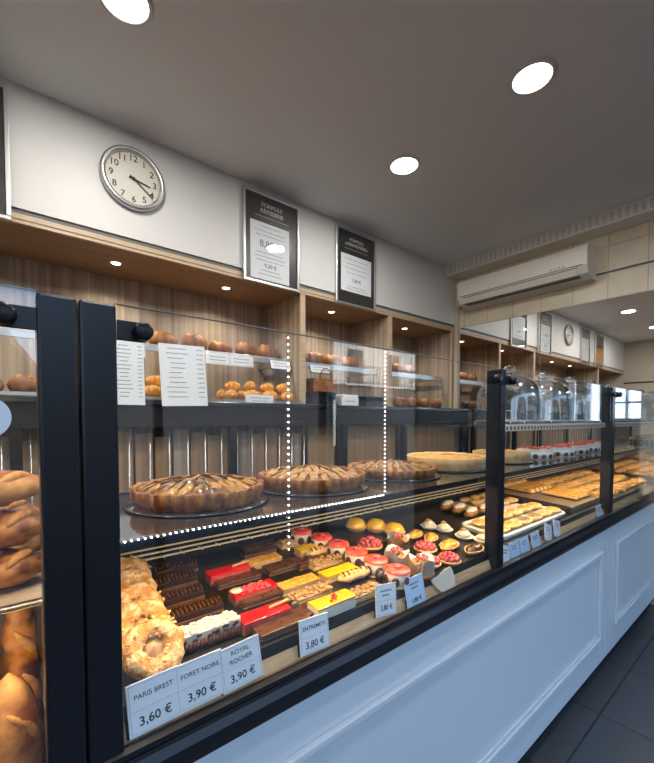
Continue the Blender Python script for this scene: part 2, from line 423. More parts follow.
# ------------------------------------------------------------------ ceiling downlights
dl0=None
spots=[(1.87,1.555,'round ceiling downlight lit between the clock wall and the air conditioner'),
       (1.84,.805,'largest round ceiling downlight, lit, second out from the bulkhead'),
       (.36,1.60,'round ceiling downlight cut off by the top edge of the view'),
       (.36,.805,'round ceiling downlight above the shop floor, outside the view to the left'),
       (1.84,.03,'round ceiling downlight added unseen above the view to light the air conditioner, nearest the shop front'),  # unseen row, added to light the air conditioner and ceiling
       (.36,.03,'round ceiling downlight added unseen by the shop front to brighten the room, left of the view'),  # second added lamp of the unseen row
       (-1.13,1.58,'round ceiling downlight at the far end, seen only in the mirror'),
       (-1.13,.805,'round ceiling downlight near the shop front at the far end')]
for x,y,lab in spots:
    if dl0 is None:
        dl0=thing('ceiling_downlight',lab,'ceiling light',(x,y,ZC))
        bm=BM(); lathe(bm,[(.078,-.002),(.080,-.009),(.092,-.007),(.097,0),(.078,0)],40,caps=False); obj('rim',bm,M_white,dl0,True)
        bm=BM(); lathe(bm,[(.0005,-.006),(.078,-.006),(.079,-.001),(.0005,-.001)],40,caps=False); bmesh.ops.recalc_face_normals(bm,faces=bm.faces[:]); obj('diffuser',bm,M_lamp,dl0)
    else: dup(dl0,(x,y,ZC),label=lab)
    l=bpy.data.lights.new('downlight','AREA'); l.shape='DISK'; l.size=.15; l.energy=7; l.color=(1,.96,.90); l.spread=PI
    lo=bpy.data.objects.new('downlight',l); COL.objects.link(lo); lo.location=(x,y,ZC-.012)
# niche spots
ns0=None
for x,y,lab in ((.498,2.535,'small recessed spot in the wooden niche below the clock'),(1.175,2.535,'small recessed spot in the wooden niche below the first poster'),
                (2.12,2.535,'small recessed spot in the middle niche beside the second poster'),(3.07,2.535,'small recessed spot in the niche nearest the mirror'),
                (-.25,2.535,'small recessed spot in the niche left of the clock'),(-1.2,2.535,'small recessed spot at the far left of the niches')):
    if ns0 is None:
        ns0=thing('recessed_spot',lab,'spotlight',(x,y,2.250))
        bm=BM(); lathe(bm,[(.024,-.001),(.026,-.005),(.034,-.003),(.036,0)],24,caps=False); obj('rim',bm,M_steel,ns0,True)
        bm=BM(); lathe(bm,[(.0005,-.003),(.024,-.003),(.0245,-.0005),(.0005,-.0005)],24,caps=False); bmesh.ops.recalc_face_normals(bm,faces=bm.faces[:]); obj('lens',bm,M_spot,ns0)
    else: dup(ns0,(x,y,2.250),label=lab)
    l=bpy.data.lights.new('niche_spot','SPOT'); l.energy=11; l.color=(1,.86,.66); l.spot_size=2.6; l.spot_blend=.8; l.shadow_soft_size=.03
    lo=bpy.data.objects.new('niche_spot',l); COL.objects.link(lo); lo.location=(x,y,2.238)

# ------------------------------------------------------------------ clock
ck=thing('wall_clock','round silver-rimmed wall clock on the white bulkhead','clock',(.54,YB,2.622))
R=.158
bm=BM(); lathe(bm,[(R,0),(R+.002,-.012),(R,-.028),(R-.008,-.036),(R-.020,-.034),(R-.026,-.022),(R-.026,0)],64,axis='Y',caps=False); bmesh.ops.recalc_face_normals(bm,faces=bm.faces[:]); obj('case',bm,M_steel,ck,True)
bm=BM(); lathe(bm,[(R-.02,-.002),(R-.02,-.016)],64,axis='Y'); bmesh.ops.recalc_face_normals(bm,faces=bm.faces[:]); obj('dial',bm,M_ivory,ck)
for k in range(1,13):
    a=PI/2-2*PI*k/12; r=.106
    bm=text_bm(str(k),.045,bold=.0005); bmesh.ops.transform(bm,matrix=T(r*math.cos(a),-.0166,r*math.sin(a))@UP,verts=bm.verts)
    obj('numeral',bm,M_ink,ck)
bm=BM()
for k in range(60):
    a=2*PI*k/60; M=T(0,-.0166,0)@Matrix.Rotation(a,4,'Y')
    box(bm,-.0007,.0007,-.0003,.0003,.126,.132 if k%5 else .134,M=M)
obj('minute_track',bm,M_ink,ck)
def hand(name,deg,length,w,y):
    bm=BM(); pts=[(-w,-.022),(w,-.022),(w*.8,length),(0,length+.006),(-w*.8,length)]
    a=[bm.verts.new((p[0],y,p[1])) for p in pts]; b=[bm.verts.new((p[0],y-.0015,p[1])) for p in pts]
    bm.faces.new(a); bm.faces.new(b[::-1])
    for k in range(5): bm.faces.new([a[k],b[k],b[(k+1)%5],a[(k+1)%5]])
    bmesh.ops.recalc_face_normals(bm,faces=bm.faces[:])
    bmesh.ops.rotate(bm,cent=(0,0,0),matrix=Matrix.Rotation(math.radians(deg),3,'Y'),verts=bm.verts)
    return obj(name,bm,M_ink,ck)
hand('hour_hand',101,.082,.0042,-.019); hand('minute_hand',127,.112,.0030,-.0215)
bm=BM(); lathe(bm,[(.008,-.018),(.008,-.025)],16,axis='Y'); bmesh.ops.recalc_face_normals(bm,faces=bm.faces[:]); obj('hand_cap',bm,M_ink,ck)
bm=BM(); lathe(bm,[(R-.021,-.029),(R-.021,-.0305)],48,axis='Y'); bmesh.ops.recalc_face_normals(bm,faces=bm.faces[:]); obj('glass',bm,M_cover,ck)

# ------------------------------------------------------------------ posters
def dashes(bm, cx, cz, w, y, n=6, h=.004, rnd=random):
    x=cx-w/2
    while x<cx+w/2-.004:
        l=min(rnd.uniform(.008,.03)*w/.2, cx+w/2-x); box(bm,x,x+l,y-.0004,y,cz-h/2,cz+h/2); x+=l+.004*w/.2
def poster(x0,x1,label,title,panel,lines,prices,picture=None):
    w=x1-x0; h=.59; xc=(x0+x1)/2
    t=thing('menu_poster',label,'poster',(xc,YB,2.243)); fwid=.018
    bm=BM()
    for a in ((-w/2,w/2,0,fwid),(-w/2,w/2,h-fwid,h),(-w/2,-w/2+fwid,fwid,h-fwid),(w/2-fwid,w/2,fwid,h-fwid)):
        box(bm,a[0],a[1],-.022,-.002,a[2],a[3],.003)
    obj('frame',bm,M_alu,t)
    bm=BM(); box(bm,-w/2+.01,w/2-.01,-.012,-.004,.01,h-.01); obj('print',bm,M_slate,t)
    if title:
        bm=text_bm(title,.037 if len(title)<20 else .034,bold=0,lines=1.1,sx=1.0); bmesh.ops.transform(bm,matrix=T(0,-.0126,h-.095)@UP,verts=bm.verts)
        box(bm,-w*.30,w*.30,-.0128,-.0122,h-.152,h-.150)
        obj('title_lettering',bm,M_inkw,t)
    if panel:
        px0,px1,pz0,pz1=panel
        bm=BM(); box(bm,px0,px1,-.0135,-.012,pz0,pz1); pn=obj('price_panel',bm,M_paper,t)
        for cz,ww in lines:
            bm=BM(); dashes(bm,(px0+px1)/2,cz,ww,-.0138); obj('print_line',bm,M_inkg,pn)
        for s,cz,sz in prices:
            b2=text_bm(s,sz,bold=.0008); bmesh.ops.transform(b2,matrix=T((px0+px1)/2,-.0142,cz)@UP,verts=b2.verts)
            obj('price_lettering',b2,M_inkg,pn)
    if picture:
        bm=BM(); box(bm,-w/2+.04,w/2-.04,-.0135,-.012,.06,.34); obj('picture',bm,picture,t)
    bm=BM(); box(bm,-w/2+fwid*.8,w/2-fwid*.8,-.0185,-.017,fwid*.8,h-fwid*.8); obj('glass',bm,M_cover,t)
    return t
poster(1.178,1.613,'framed charcoal menu poster headed FORMULE PÂTISSERIE, nearer the clock','FORMULE\nPÂTISSERIE',(-.165,.135,.03,.40),
       [(.375,.16),(.345,.24),(.318,.22),(.205,.20),(.18,.24),(.155,.22),(.09,.14),(.065,.18)],[('8,80 €',.262,.062),('9,30 €',.122,.036)])
poster(1.957,2.392,'framed charcoal menu poster headed FORMULE VIENNOISERIE, nearer the air conditioner','FORMULE\n«VIENNOISERIE»',(-.165,.165,.11,.395),
       [(.36,.26),(.325,.22),(.29,.24),(.255,.22),(.15,.2),(.13,.24)],[('7,80 €',.20,.036)])
poster(-.405,.029,'framed dark menu poster cut off at the left edge of the view',None,(-.15,.15,.06,.42),[(.38,.2),(.33,.24),(.25,.2),(.18,.24),(.12,.2)],[])
poster(-1.09,-.66,'framed poster with an orange picture, seen only in the mirror',None,None,[],[],M_apple)

# ------------------------------------------------------------------ wall niches: wooden unit, shelves
unit=thing('niche_unit','walnut and oak wall niche unit below the white bulkhead','shelving',(0,YB,0))
def divider(x0,x1):
    bm=BM(); box(bm,x0,x1,.03,YN-YB-.001,1.450,2.2495); d=obj('side_panel',bm,M_wood,unit)
    bm=BM(); box(bm,x0,x1,.008,.0295,1.450,2.2495,.0015); obj('edge_strip',bm,M_oak,d)
for x0,x1 in ((1.64,1.685),(2.585,2.63),(3.545,3.591),(-.95,-.905)): divider(x0,x1)

# black bread counter standing in front of the niches
Z0,Z1=1.305,1.448
ctr=thing('bread_counter','long black bread counter with deep front along the wooden wall','counter',(0,2.1,0))
CXa,CXb=-2.35,3.53
bm=BM(); box(bm,CXa,CXb,.02,.66,Z1-.02,Z1,.002); obj('top',bm,M_blackg,ctr)
bm=BM(); box(bm,CXa,CXb,0,.02,Z0,Z1,.004); obj('front_fascia',bm,M_fascia,ctr)
bm=BM(); box(bm,CXa,CXb,-.012,0,Z1-.028,Z1-.002,.004); obj('top_lip',bm,M_blackg,ctr)
for x in (-2.3,-1.2,.02,1.02,1.90,2.58,3.48):
    bm=BM(); box(bm,x-.022,x+.022,.01,.055,.05,Z0,.002); obj('post',bm,M_black,ctr)
bm=BM(); box(bm,CXa,CXb,.62,.64,.05,Z0); obj('rear_board',bm,M_wood,ctr)
for (x0,x1) in ((1.63,1.87),(1.93,2.55),(2.62,3.45)):
    bm=BM(); box(bm,x0,x1,.10,.118,.05,Z0,.002); obj('front_door',bm,M_oakv,ctr)
bm=BM(); box(bm,CXa,CXb,.02,.6,.05,.07); obj('bottom_shelf',bm,M_wood,ctr)
x=-.42
while x<1.6:
    bm=BM(); tube(bm,[(x,.03,.07),(x,.03,Z0)],.0035,8); obj('divider_rod',bm,M_chrome,ctr,True); x+=.098
x=-.47; k=0
while x<1.58:
    bm=BM(); box(bm,x,x+.088,.115,.135,.08,Z0-.012-.02*(k%3),.004); obj('slat',bm,M_oakv if k%4 else M_wood,ctr); x+=.098; k+=1
bm=BM(); box(bm,CXa,1.62,.024,.036,.55,.57,.002); obj('cross_rail',bm,M_chrome,ctr)

# glass shelves in the niches
ZS=1.775
for k,(x0,x1) in enumerate(((-.90,1.635),(1.69,2.58),(2.635,3.54))):
    nm=('glass bread shelf in the wide niche under the clock','glass bread shelf in the middle niche','glass bread shelf in the niche by the mirror')[k]
    t=thing('niche_shelf',nm,'shelf',((x0+x1)/2,2.6,ZS)); w=(x1-x0)/2
    bm=BM(); box(bm,-w,w,-.16,.195,-.012,0); obj('glass_board',bm,M_glass,t)
    bm=BM(); box(bm,-w,w,-.174,-.161,-.028,.014,.002); obj('price_rail',bm,M_alu,t)
    for xx in (-w+.06,w-.06):
        bm=BM(); box(bm,xx-.012,xx+.012,-.16,.195,-.03,-.0125); obj('bracket',bm,M_steel,t)

# ------------------------------------------------------------------ breads
def loaf_bm(L,R_,flat=.75,seed=0,n=26,m=16,taper=.55,amp=.006):
    bm=BM(); rings=[]
    for i in range(n+1):
        t=-1+2*i/n; r=R_*(max(0,1-abs(t)**(2/ (1-taper+.2)))**.5)*(1+.03*math.sin(9*t+seed))
        r=max(r,.002)
        rings.append([bm.verts.new((t*L/2, r*math.cos(2*PI*k/m), r*flat*math.sin(2*PI*k/m)+R_*flat)) for k in range(m)])
    for a,b in zip(rings,rings[1:]):
        for k in range(m): bm.faces.new([a[k],b[k],b[(k+1)%m],a[(k+1)%m]])
    bm.faces.new(rings[0]); bm.faces.new(rings[-1][::-1])
    bmesh.ops.recalc_face_normals(bm,faces=bm.faces[:])
    rough(bm,amp,30/ max(.5,R_*20),seed)
    lo=min(v.co.z for v in bm.verts)
    for v in bm.verts:
        v.co.z-=lo
        if v.co.z<R_*.12: v.co.z=0
    return bm
def scores_bm(L,R_,flat,k,ang=.6,wid=.010,off=0):
    bm=BM()
    for i in range(k):
        c=-L/2+L*(i+.5)/k*1.0
        c=c*.8
        pts=[]
        for j in range(7):
            s=-1+2*j/6; x=c+s*L/k*.42; y=(off+s*.42)*R_
            r=R_*max(0.05,1-(2*x/L)**4)**.5
            z=R_*flat+flat*math.sqrt(max(0,r*r-y*y))
            pts.append((x,y,z-.003))
        tube(bm,pts,[wid*.25,wid*.7,wid,wid*1.05,wid,wid*.7,wid*.25],8)
    return bm
def make_loaf(name,label,cat,L,R_,m,m2,k,flat=.75,seed=0,group=None,off=0,taper=.55):
    t=thing(name,label,cat,(0,0,0),0,group)
    obj('crust',loaf_bm(L,R_,flat,seed,taper=taper),m,t,True)
    if k: obj('scored_cuts',scores_bm(L,R_,flat,k,off=off),m2,t,True)
    return t
# loaves on the upper glass shelf of the niches (brown rolls)
roll0=make_loaf('bread_roll','x','bread',.17,.050,M_brown,M_flour,3,.8,1,'brown loaves on the upper glass shelves')
ords=['first','second','third','fourth','fifth','sixth','seventh','eighth','ninth','tenth','eleventh','twelfth','thirteenth','fourteenth','fifteenth','sixteenth','seventeenth','eighteenth','nineteenth','twentieth']
first=True
def place(root,loc,rz,lab,used=[],scale=None):
    if root.name not in used:
        used.append(root.name); root.location=loc; root.rotation_euler=(root.rotation_euler[0],root.rotation_euler[1],rz); root['label']=lab
        if scale: root.scale=(scale,)*3 if not hasattr(scale,'__len__') else scale
        return root
    return dup(root,loc,rz,lab,scale=scale)
xs=[-.62,-.43,.58,.77,.96,1.15,1.34,1.53]
for i,x in enumerate(xs):
    place(roll0,(x,2.56+.02*(i%2),ZS+.0012),random.uniform(-.2,.2),f'brown rustic loaf, {ords[i]} from the left on the glass shelf under the clock',scale=(1.0,1.15,1.45+.15*math.sin(i*2.1)))
for i,x in enumerate((1.80,1.98,2.17,2.36)):
    dup(roll0,(x,2.57,ZS+.0012),random.uniform(-.4,.4),f'brown rustic loaf, {ords[i]} from the left on the middle niche glass shelf')
for i,x in enumerate((2.78,3.0,3.2)):
    dup(roll0,(x,2.57,ZS+.0012),random.uniform(-.4,.4),f'brown rustic loaf, {ords[i]} from the left on the glass shelf by the mirror')
# trays of croissants on the counter
def croissant(label):
    t=thing('croissant',label,'croissant',(0,0,0),0,'golden croissants on the black counter')
    bm=BM(); pts=[];rad=[]
    for i in range(29):
        s=-1+2*i/28; a=s*1.15
        pts.append((.062*math.sin(a),.055*(1-math.cos(a)),.026)); 
        env=max(0.0,1-abs(s)**2.2); step=1+.10*math.sin(i*1.6)
        rad.append(max(.004,.032*env**.8*step))
    tube(bm,pts,rad,12); rough(bm,.003,60)
    lo=min(v.co.z for v in bm.verts)
    for v in bm.verts: v.co.z-=lo
    obj('crust',bm,M_crois,t,True)
    bm=BM()
    for i in (5,9,13,17,21,24):
        p=Vector(pts[i]); d=(Vector(pts[i+1])-Vector(pts[i-1])).normalized(); s=d.cross(Vector((0,0,1)))
        r=rad[i]*1.0
        tube(bm,[p+s*r*math.cos(q)+Vector((0,0,1))*(r*math.sin(q)-lo) for q in [PI*j/8 for j in range(9)]],.0028,6)
    obj('flaky_ridges',bm,M_gold,t,True)
    return t
def flat_tray(x0,x1,y0,y1,z,label):
    t=thing('baking_tray',label,'tray',((x0+x1)/2,(y0+y1)/2,z)); w=(x1-x0)/2; d=(y1-y0)/2
    bm=BM(); box(bm,-w,w,-d,d,0,.006); obj('base',bm,M_deck,t)
    bm=BM()
    for a in ((-w,w,-d,-d+.006),(-w,w,d-.006,d),(-w,-w+.006,-d+.006,d-.006),(w-.006,w,-d+.006,d-.006)): box(bm,a[0],a[1],a[2],a[3],.006,.022)
    obj('rim',bm,M_steel,t)
    return t
cr=croissant('x'); kk=0
def croissant_pile(x0,x1,where,nx,layers=((2.285,0),(2.425,0),(2.355,.060))):
    for li,(y,dz) in enumerate(layers):
        lay=('front row','back row','top layer')[li]
        for i in range(nx):
            x=x0+(x1-x0)*(i+.5+ (.4 if li==2 else 0))/(nx+ (.4 if li==2 else 0))
            place(cr,(x,y,Z1+.007+dz),random.uniform(-.25,.25)+PI*(.5 if random.random()<.3 else 0),f'golden croissant, {ords[i]} in the {lay} {where}',scale=(.9,.95,1.15+random.uniform(-.08,.08)))
flat_tray(.52,.84,2.22,2.52,Z1,'baking tray with croissants behind the hanging menu sheets'); croissant_pile(.55,.83,'behind the menu sheets',2)
flat_tray(1.00,1.60,2.22,2.52,Z1,'baking tray with piled croissants left of the first wooden divider'); croissant_pile(1.02,1.58,'left of the wooden divider',4)
# middle niche: dark patisserie boxes and buns on the counter
def small_box(x,y,z,w,d,h,label,m):
    t=thing('pastry_box',label,'box',(x,y,z))
    bm=BM(); box(bm,-w/2,w/2,-d/2,d/2,0,h*.7,.003); obj('box_body',bm,m,t)
    bm=BM(); box(bm,-w/2-.004,w/2+.004,-d/2-.004,d/2+.004,h*.7,h,.003); obj('box_lid',bm,m,t)
small_box(1.80,2.28,Z1,.16,.16,.10,'black box on the counter at the left of the middle niche',M_blackg)
small_box(2.02,2.26,Z1,.15,.14,.085,'small white box on the counter in the middle niche',M_wrap)
small_box(2.32,2.30,Z1,.20,.16,.085,'black box on the counter at the right of the middle niche',M_black)
# a brown-handled paper bag
t=thing('paper_bag','brown paper bag standing behind the black box in the middle niche','bag',(1.95,2.45,Z1))
bm=BM(); box(bm,-.12,.12,-.05,.05,0,.22,.004); obj('bag_body',bm,M_brown,t)
bm=BM(); tube(bm,[(.06*math.cos(a),-.053,.22+.08*math.sin(a)) for a in [PI*k/10 for k in range(11)]],.005,6); obj('handle',bm,M_brown,t,True)
# breads in the mirror-side niche and on the left
buns=make_loaf('round_bun','x','bread',.13,.055,M_brown,M_score,2,.85,5,'brown buns on the left counter tray')
t=flat_tray(-.30,.16,2.18,2.5,Z1,'pale tray with brown buns at the left edge, above the white sticker')
for i,x in enumerate((-.22,-.08,.06)): place(buns,(x,2.30,Z1+.007),.3*i,f'brown bun, {ords[i]} from the left on the tray at the left edge',scale=1.0)
for i,x in enumerate((2.75,2.92,3.1,3.3)): dup(buns,(x,2.32,Z1),.4*i,f'golden brown bun, {ords[i]} from the left on the counter by the mirror')
# price labels on the shelf rail
lab0=None
for i,(px,w,lab) in enumerate(((131,.15,'white price ticket on the shelf rail partly behind the narrow menu sheet'),(219,.15,'wide white price ticket on the shelf rail right of the menu sheet'),
                    (243,.17,'white price ticket on the shelf rail in the middle of three tickets'),(282,.17,'tilted white price ticket in a black holder by the divider'),
                    (322,.20,'white price ticket in a black holder in the middle niche'))):
    p=onY(px,358,2.40)
    t=thing('shelf_ticket',lab,'price label',(p.x,2.422,ZS-.035)); 
    bm=BM(); box(bm,-w/2-.006,w/2+.006,-.004,0,-.038,.040); obj('holder',bm,M_black if i>=3 else M_alu,t)
    bm=BM(); box(bm,-w/2,w/2,-.006,-.0045,-.032,.036); obj('card',bm,M_paper,t)
    bm=BM()
    for q in range(2): dashes(bm,0,.012-.022*q,w*.7,-.0062,h=.005)
    obj('printed_lines',bm,M_inkg,t)
    t.rotation_euler=(math.radians(-18 if i>=3 else -6),0,0)
p=onY(206,387-30,2.3)
t=thing('shelf_ticket','white price ticket standing in front of the piled croissants','price label',(1.245,2.205,Z1))
bm=BM(); box(bm,-.10,.10,-.003,.0,.0,.055); obj('card',bm,M_paper,t)
bm=BM(); dashes(bm,0,.035,.14,-.0034,h=.005); dashes(bm,0,.016,.11,-.0034,h=.005); obj('printed_lines',bm,M_inkg,t)
t=thing('shelf_ticket','white ticket lying against the small box in the middle niche','price label',(2.0,2.17,Z1))
bm=BM(); box(bm,-.085,.085,-.003,.0,.0,.06); obj('card',bm,M_paper,t)
bm=BM(); dashes(bm,0,.035,.1,-.0034,h=.005); obj('printed_lines',bm,M_inkg,t)

# menu sheets standing on the counter's front
def sheet(x0,x1,z0,z1,lab,rows,rot):
    t=thing('menu_sheet',lab,'menu',((x0+x1)/2,2.075,z0),0); w=(x1-x0); h=z1-z0
    bm=BM(); box(bm,-w/2,w/2,-.0012,0,0,h); obj('paper',bm,M_paper,t)
    bm=BM()
    for r in range(rows):
        z=h*.93-h*.86*r/rows
        L=random.uniform(.25,.5)*w
        dashes(bm,-w*.14+random.uniform(-.03,.03)*w,z,L,-.0014,h=h*.014)
        dashes(bm,w*.38,z,w*.16,-.0014,h=h*.014)
    obj('printed_lines',bm,M_inkg,t)
    t.rotation_euler=(math.radians(-4),rot,0)
    return t
a=onY(113,338,2.06); b=onY(146,400,2.06); sheet(a.x,b.x,Z1-.03,a.z,'narrow white menu sheet beside the tall black post',14,.0)
a=onY(162,341,2.06); b=onY(209,402,2.06); sheet(a.x,b.x,Z1-.03,a.z,'wider white menu sheet hanging on the counter, second from the post',11,math.radians(-1.5))
bm=None

# ------------------------------------------------------------------ display case
Y0=.627; ZP=.09; ZPT=.782; ZGT=1.515; ZR=.858
# counter panels below the glass
def front_panel(x0,x1,lab):
    w=x1-x0; t=thing('counter_panel',lab,'counter panel',(x0,Y0,ZP)); h=ZPT-ZP
    bm=BM(); box(bm,.0015,w-.0015,0,.03,0,h,.002); obj('board',bm,M_panel,t)
    m0,m1,z0,z1=.14,w-.10,.135,h-.10
    def ring(o,wd,dep):
        bm=BM()
        for (a0,a1,c0,c1) in ((m0+o,m1-o,z0+o,z0+o+wd),(m0+o,m1-o,z1-o-wd,z1-o),(m0+o,m0+o+wd,z0+o+wd,z1-o-wd),(m1-o-wd,m1-o,z0+o+wd,z1-o-wd)):
            box(bm,a0,a1,-dep,0,c0,c1,.0035,3)
        return bm
    obj('outer_moulding',ring(0,.018,.015),M_panel,t); obj('inner_moulding',ring(.0185,.014,.008),M_panel,t)
    return t
front_panel(.0,2.40,'long white panelled counter front below the pastry case')
front_panel(2.403,3.590,'shorter white panelled counter front at the mirror end, beyond the seam')
front_panel(-1.6,-.003,'white panelled counter front below the bread case, left out of view')
tk=thing('toe_kick','dark recessed plinth under the white counter fronts','plinth',(0,Y0+.06,0))
bm=BM(); box(bm,-1.6,3.59,0,.03,.0005,ZP-.02); obj('board',bm,M_dark,tk)
bm=BM(); box(bm,-1.6,3.59,-.056,.12,ZP-.0195,ZP-.0005); obj('top_board',bm,M_dark,tk)

def rail_bm(x0,x1):
    bm=BM(); prof=[(.008,ZPT+.001),(-.004,ZPT+.001),(-.014,ZPT+.008),(-.018,ZPT+.022),(-.016,ZPT+.040),(-.008,ZPT+.052),(-.006,ZPT+.058),(-.010,ZPT+.064),(-.009,ZPT+.072),(0,ZR),(.006,ZR),(.008,ZR-.006)]
    a=[bm.verts.new((x0,Y0+p[0],p[1])) for p in prof]; b=[bm.verts.new((x1,Y0+p[0],p[1])) for p in prof]
    bm.faces.new(a); bm.faces.new(b[::-1])
    for k in range(len(prof)): bm.faces.new([a[k],b[k],b[(k+1)%len(prof)],a[(k+1)%len(prof)]])
    bmesh.ops.recalc_face_normals(bm,faces=bm.faces[:]); return bm
def knob(t,x,side):
    bm=BM(); box(bm,min(x,x+side*.035),max(x,x+side*.035),Y0-.004,Y0-.001,1.462,1.492,.001); br=obj('clamp_arm',bm,M_black,t)
    bm=BM(); lathe(bm,[(.0125,0),(.0135,-.006),(.0125,-.016),(.010,-.018)],24,c=(x+side*.035,Y0-.003,1.477),axis='Y'); bmesh.ops.recalc_face_normals(bm,faces=bm.faces[:]); obj('clamp_knob',bm,M_black,br,True)
def post_bm(x0,x1,z0=ZPT+.02,d=.045):
    bm=BM(); box(bm,x0,x1,Y0-.004,Y0+d,z0,ZGT-.002,.004,2); return bm
def led_run(t,p0,p1,n,name='led_strip'):
    p0=Vector(p0); p1=Vector(p1); d=(p1-p0); 
    bm=BM(); M=Matrix()
    if abs(d.x)>abs(d.z): box(bm,p0.x,p1.x,p0.y,p0.y+.004,p0.z-.0035,p0.z+.0035)
    else: box(bm,p0.x-.003,p0.x+.003,p0.y,p0.y+.004,min(p0.z,p1.z),max(p0.z,p1.z))
    s=obj(name,bm,M_alu,t)
    bm=BM()
    for k in range(n):
        p=p0+d*(k+.5)/n; ball(bm,(p.x,p.y-.001,p.z),.0028,sub=1)
    obj('diodes',bm,M_led,s)
    return s
YS0,YS1,ZSH=.700,1.14,1.148
YD1=1.16
def case(name,label,x0,x1,posts,knobs,leds=True,deck=True,pane=None):
    t=thing(name,label,'display case',(x0,Y0,ZP)); inv=(-x0,-Y0,-ZP)
    def o(n,bm,m,sm=False,par=None):
        if par is None: bmesh.ops.translate(bm,vec=inv,verts=bm.verts)
        else: bmesh.ops.translate(bm,vec=inv,verts=bm.verts)
        return obj(n,bm,m,par or t,sm)
    class P: pass
    for (a,b) in posts: o('post',post_bm(a,b),M_black)
    for x,s in knobs:
        bm=BM(); box(bm,min(x,x+s*.036),max(x,x+s*.036),Y0-.004,Y0-.0005,1.463,1.492,.001); br=o('clamp_arm',bm,M_black)
        bm=BM(); lathe(bm,[(.0125,0),(.0138,-.006),(.0125,-.016),(.0095,-.018)],24,c=(x+s*.033,Y0-.004,1.4775),axis='Y'); bmesh.ops.recalc_face_normals(bm,faces=bm.faces[:]); o('clamp_knob',bm,M_black,True,br)
    g0,g1=pane or (x0,x1)
    bm=BM(); box(bm,g0,g1,Y0+.001,Y0+.007,ZR-.01,ZGT); o('front_glass',bm,M_glass)
    bm=BM(); box(bm,g0,g1,Y0+.0008,Y0+.0072,ZGT,ZGT+.0012); o('polished_glass_edge',bm,M_edge)
    o('base_rail',rail_bm(x0,x1),M_black)
    if deck:
        bm=BM(); vs=box(bm,x0,x1,Y0+.012,DY-.001,.7835,.838)
        for v in vs:
            if v.co.z>.8: v.co.z=.834 if v.co.y<.645 else .878
        o('front_ledge',bm,M_ledge)
        bm=BM(); vs=box(bm,x0,x1,DY,YD1,.80,.895)
        for v in vs:
            if v.co.z>.85: v.co.z=deckz(v.co.y)
        o('deck',bm,M_deck)
        bm=BM(); box(bm,x0,x1,YD1,YD1+.02,.80,1.10); o('rear_panel',bm,M_dark)
        bm=BM()
        for k in range(3):
            zz=.962+.011*k; yy=1.125+.010*k
            box(bm,x0+.005,x1-.005,yy,yy+.005,zz,zz+.004)
        xx=x0+.03
        while xx<x1-.02:
            box(bm,xx,xx+.003,1.122,1.158,.960,.9615); box(bm,xx,xx+.003,1.1225,1.1235,.9615,.968); box(bm,xx,xx+.003,1.1325,1.1335,.9725,.979); box(bm,xx,xx+.003,1.1425,1.1435,.9835,.990); xx+=.055
        o('air_grille',bm,M_cream)
        bm=BM(); box(bm,x0+.003,x1-.003,YS0,YS1,ZSH-.012,ZSH); o('upper_shelf',bm,M_shelf)
        bm=BM(); box(bm,x0+.003,x1-.003,YS0-.006,YS0,ZSH-.012,ZSH+.001,.001); o('shelf_edge',bm,M_blackg)
        bm=BM(); box(bm,x0+.003,x1-.003,YS1,YS1+.015,ZSH-.06,ZSH+.004); o('shelf_support',bm,M_black)
    return t,o
tA,oA=case('pastry_case','black-framed glass pastry case with cream cakes and fruit tarts, nearest module',.077,1.236,[(.0765,.122)],[(.122,1),(1.236,-1)],pane=(.122,1.236))
tB,oB=case('pastry_case','glass case module with toasts, middle of the three',1.237,2.414,[(1.2370,1.276)],[(1.276,1),(2.414,-1)],pane=(1.276,2.414))
tC,oC=case('pastry_case','glass case module at the mirror end with golden pastries',2.415,3.588,[(2.415,2.465)],[(2.465,1)],pane=(2.465,3.588))
tL,oL=case('bread_case','black-framed glass bread case with loaves at the left edge',-1.1,.0745,[(.030,.0745)],[(.030,-1)],deck=False,pane=(-1.1,.030))
# LED strips of the near module
def led(o,p0,p1,n,horizontal):
    p0=Vector(p0);p1=Vector(p1); bm=BM()
    if horizontal: box(bm,p0.x,p1.x,p0.y,p0.y+.004,p0.z-.004,p0.z+.004)
    else: box(bm,p0.x-.0025,p0.x+.0025,p0.y,p0.y+.004,p0.z,p1.z)
    s=o('led_strip',bm,M_glass); bm=BM()
    for k in range(n):
        p=p0+(p1-p0)*(k+.5)/n; ball(bm,(p.x,p.y-.0005,p.z),.0016,sub=1)
    o('diodes',bm,M_led,False,s)
YLED=.688
led(oA,(.125,YLED,1.151),(.757,YLED,1.151),62,True)
led(oA,(.757,YLED,1.155),(.757,YLED,1.528),34,False)
led(oA,(.435,.655,1.078),(.435,.655,1.518),34,False)
# glass top shelf with cloches in the two far modules
for o_,a,b in ((oB,1.290,2.412),(oC,2.468,3.585)):
    bm=BM(); box(bm,a,b,.66,1.08,1.318,1.326); o_('top_glass_shelf',bm,M_glass)
    bm=BM(); box(bm,a,b,.652,.659,1.306,1.330,.001); sr=o_('top_shelf_rail',bm,M_cream)
    bm=BM(); x=a+.02
    while x<b-.02: box(bm,x,x+.014,.6512,.6522,1.311,1.323); x+=.028
    o_('rail_slots',bm,M_board,False,sr)
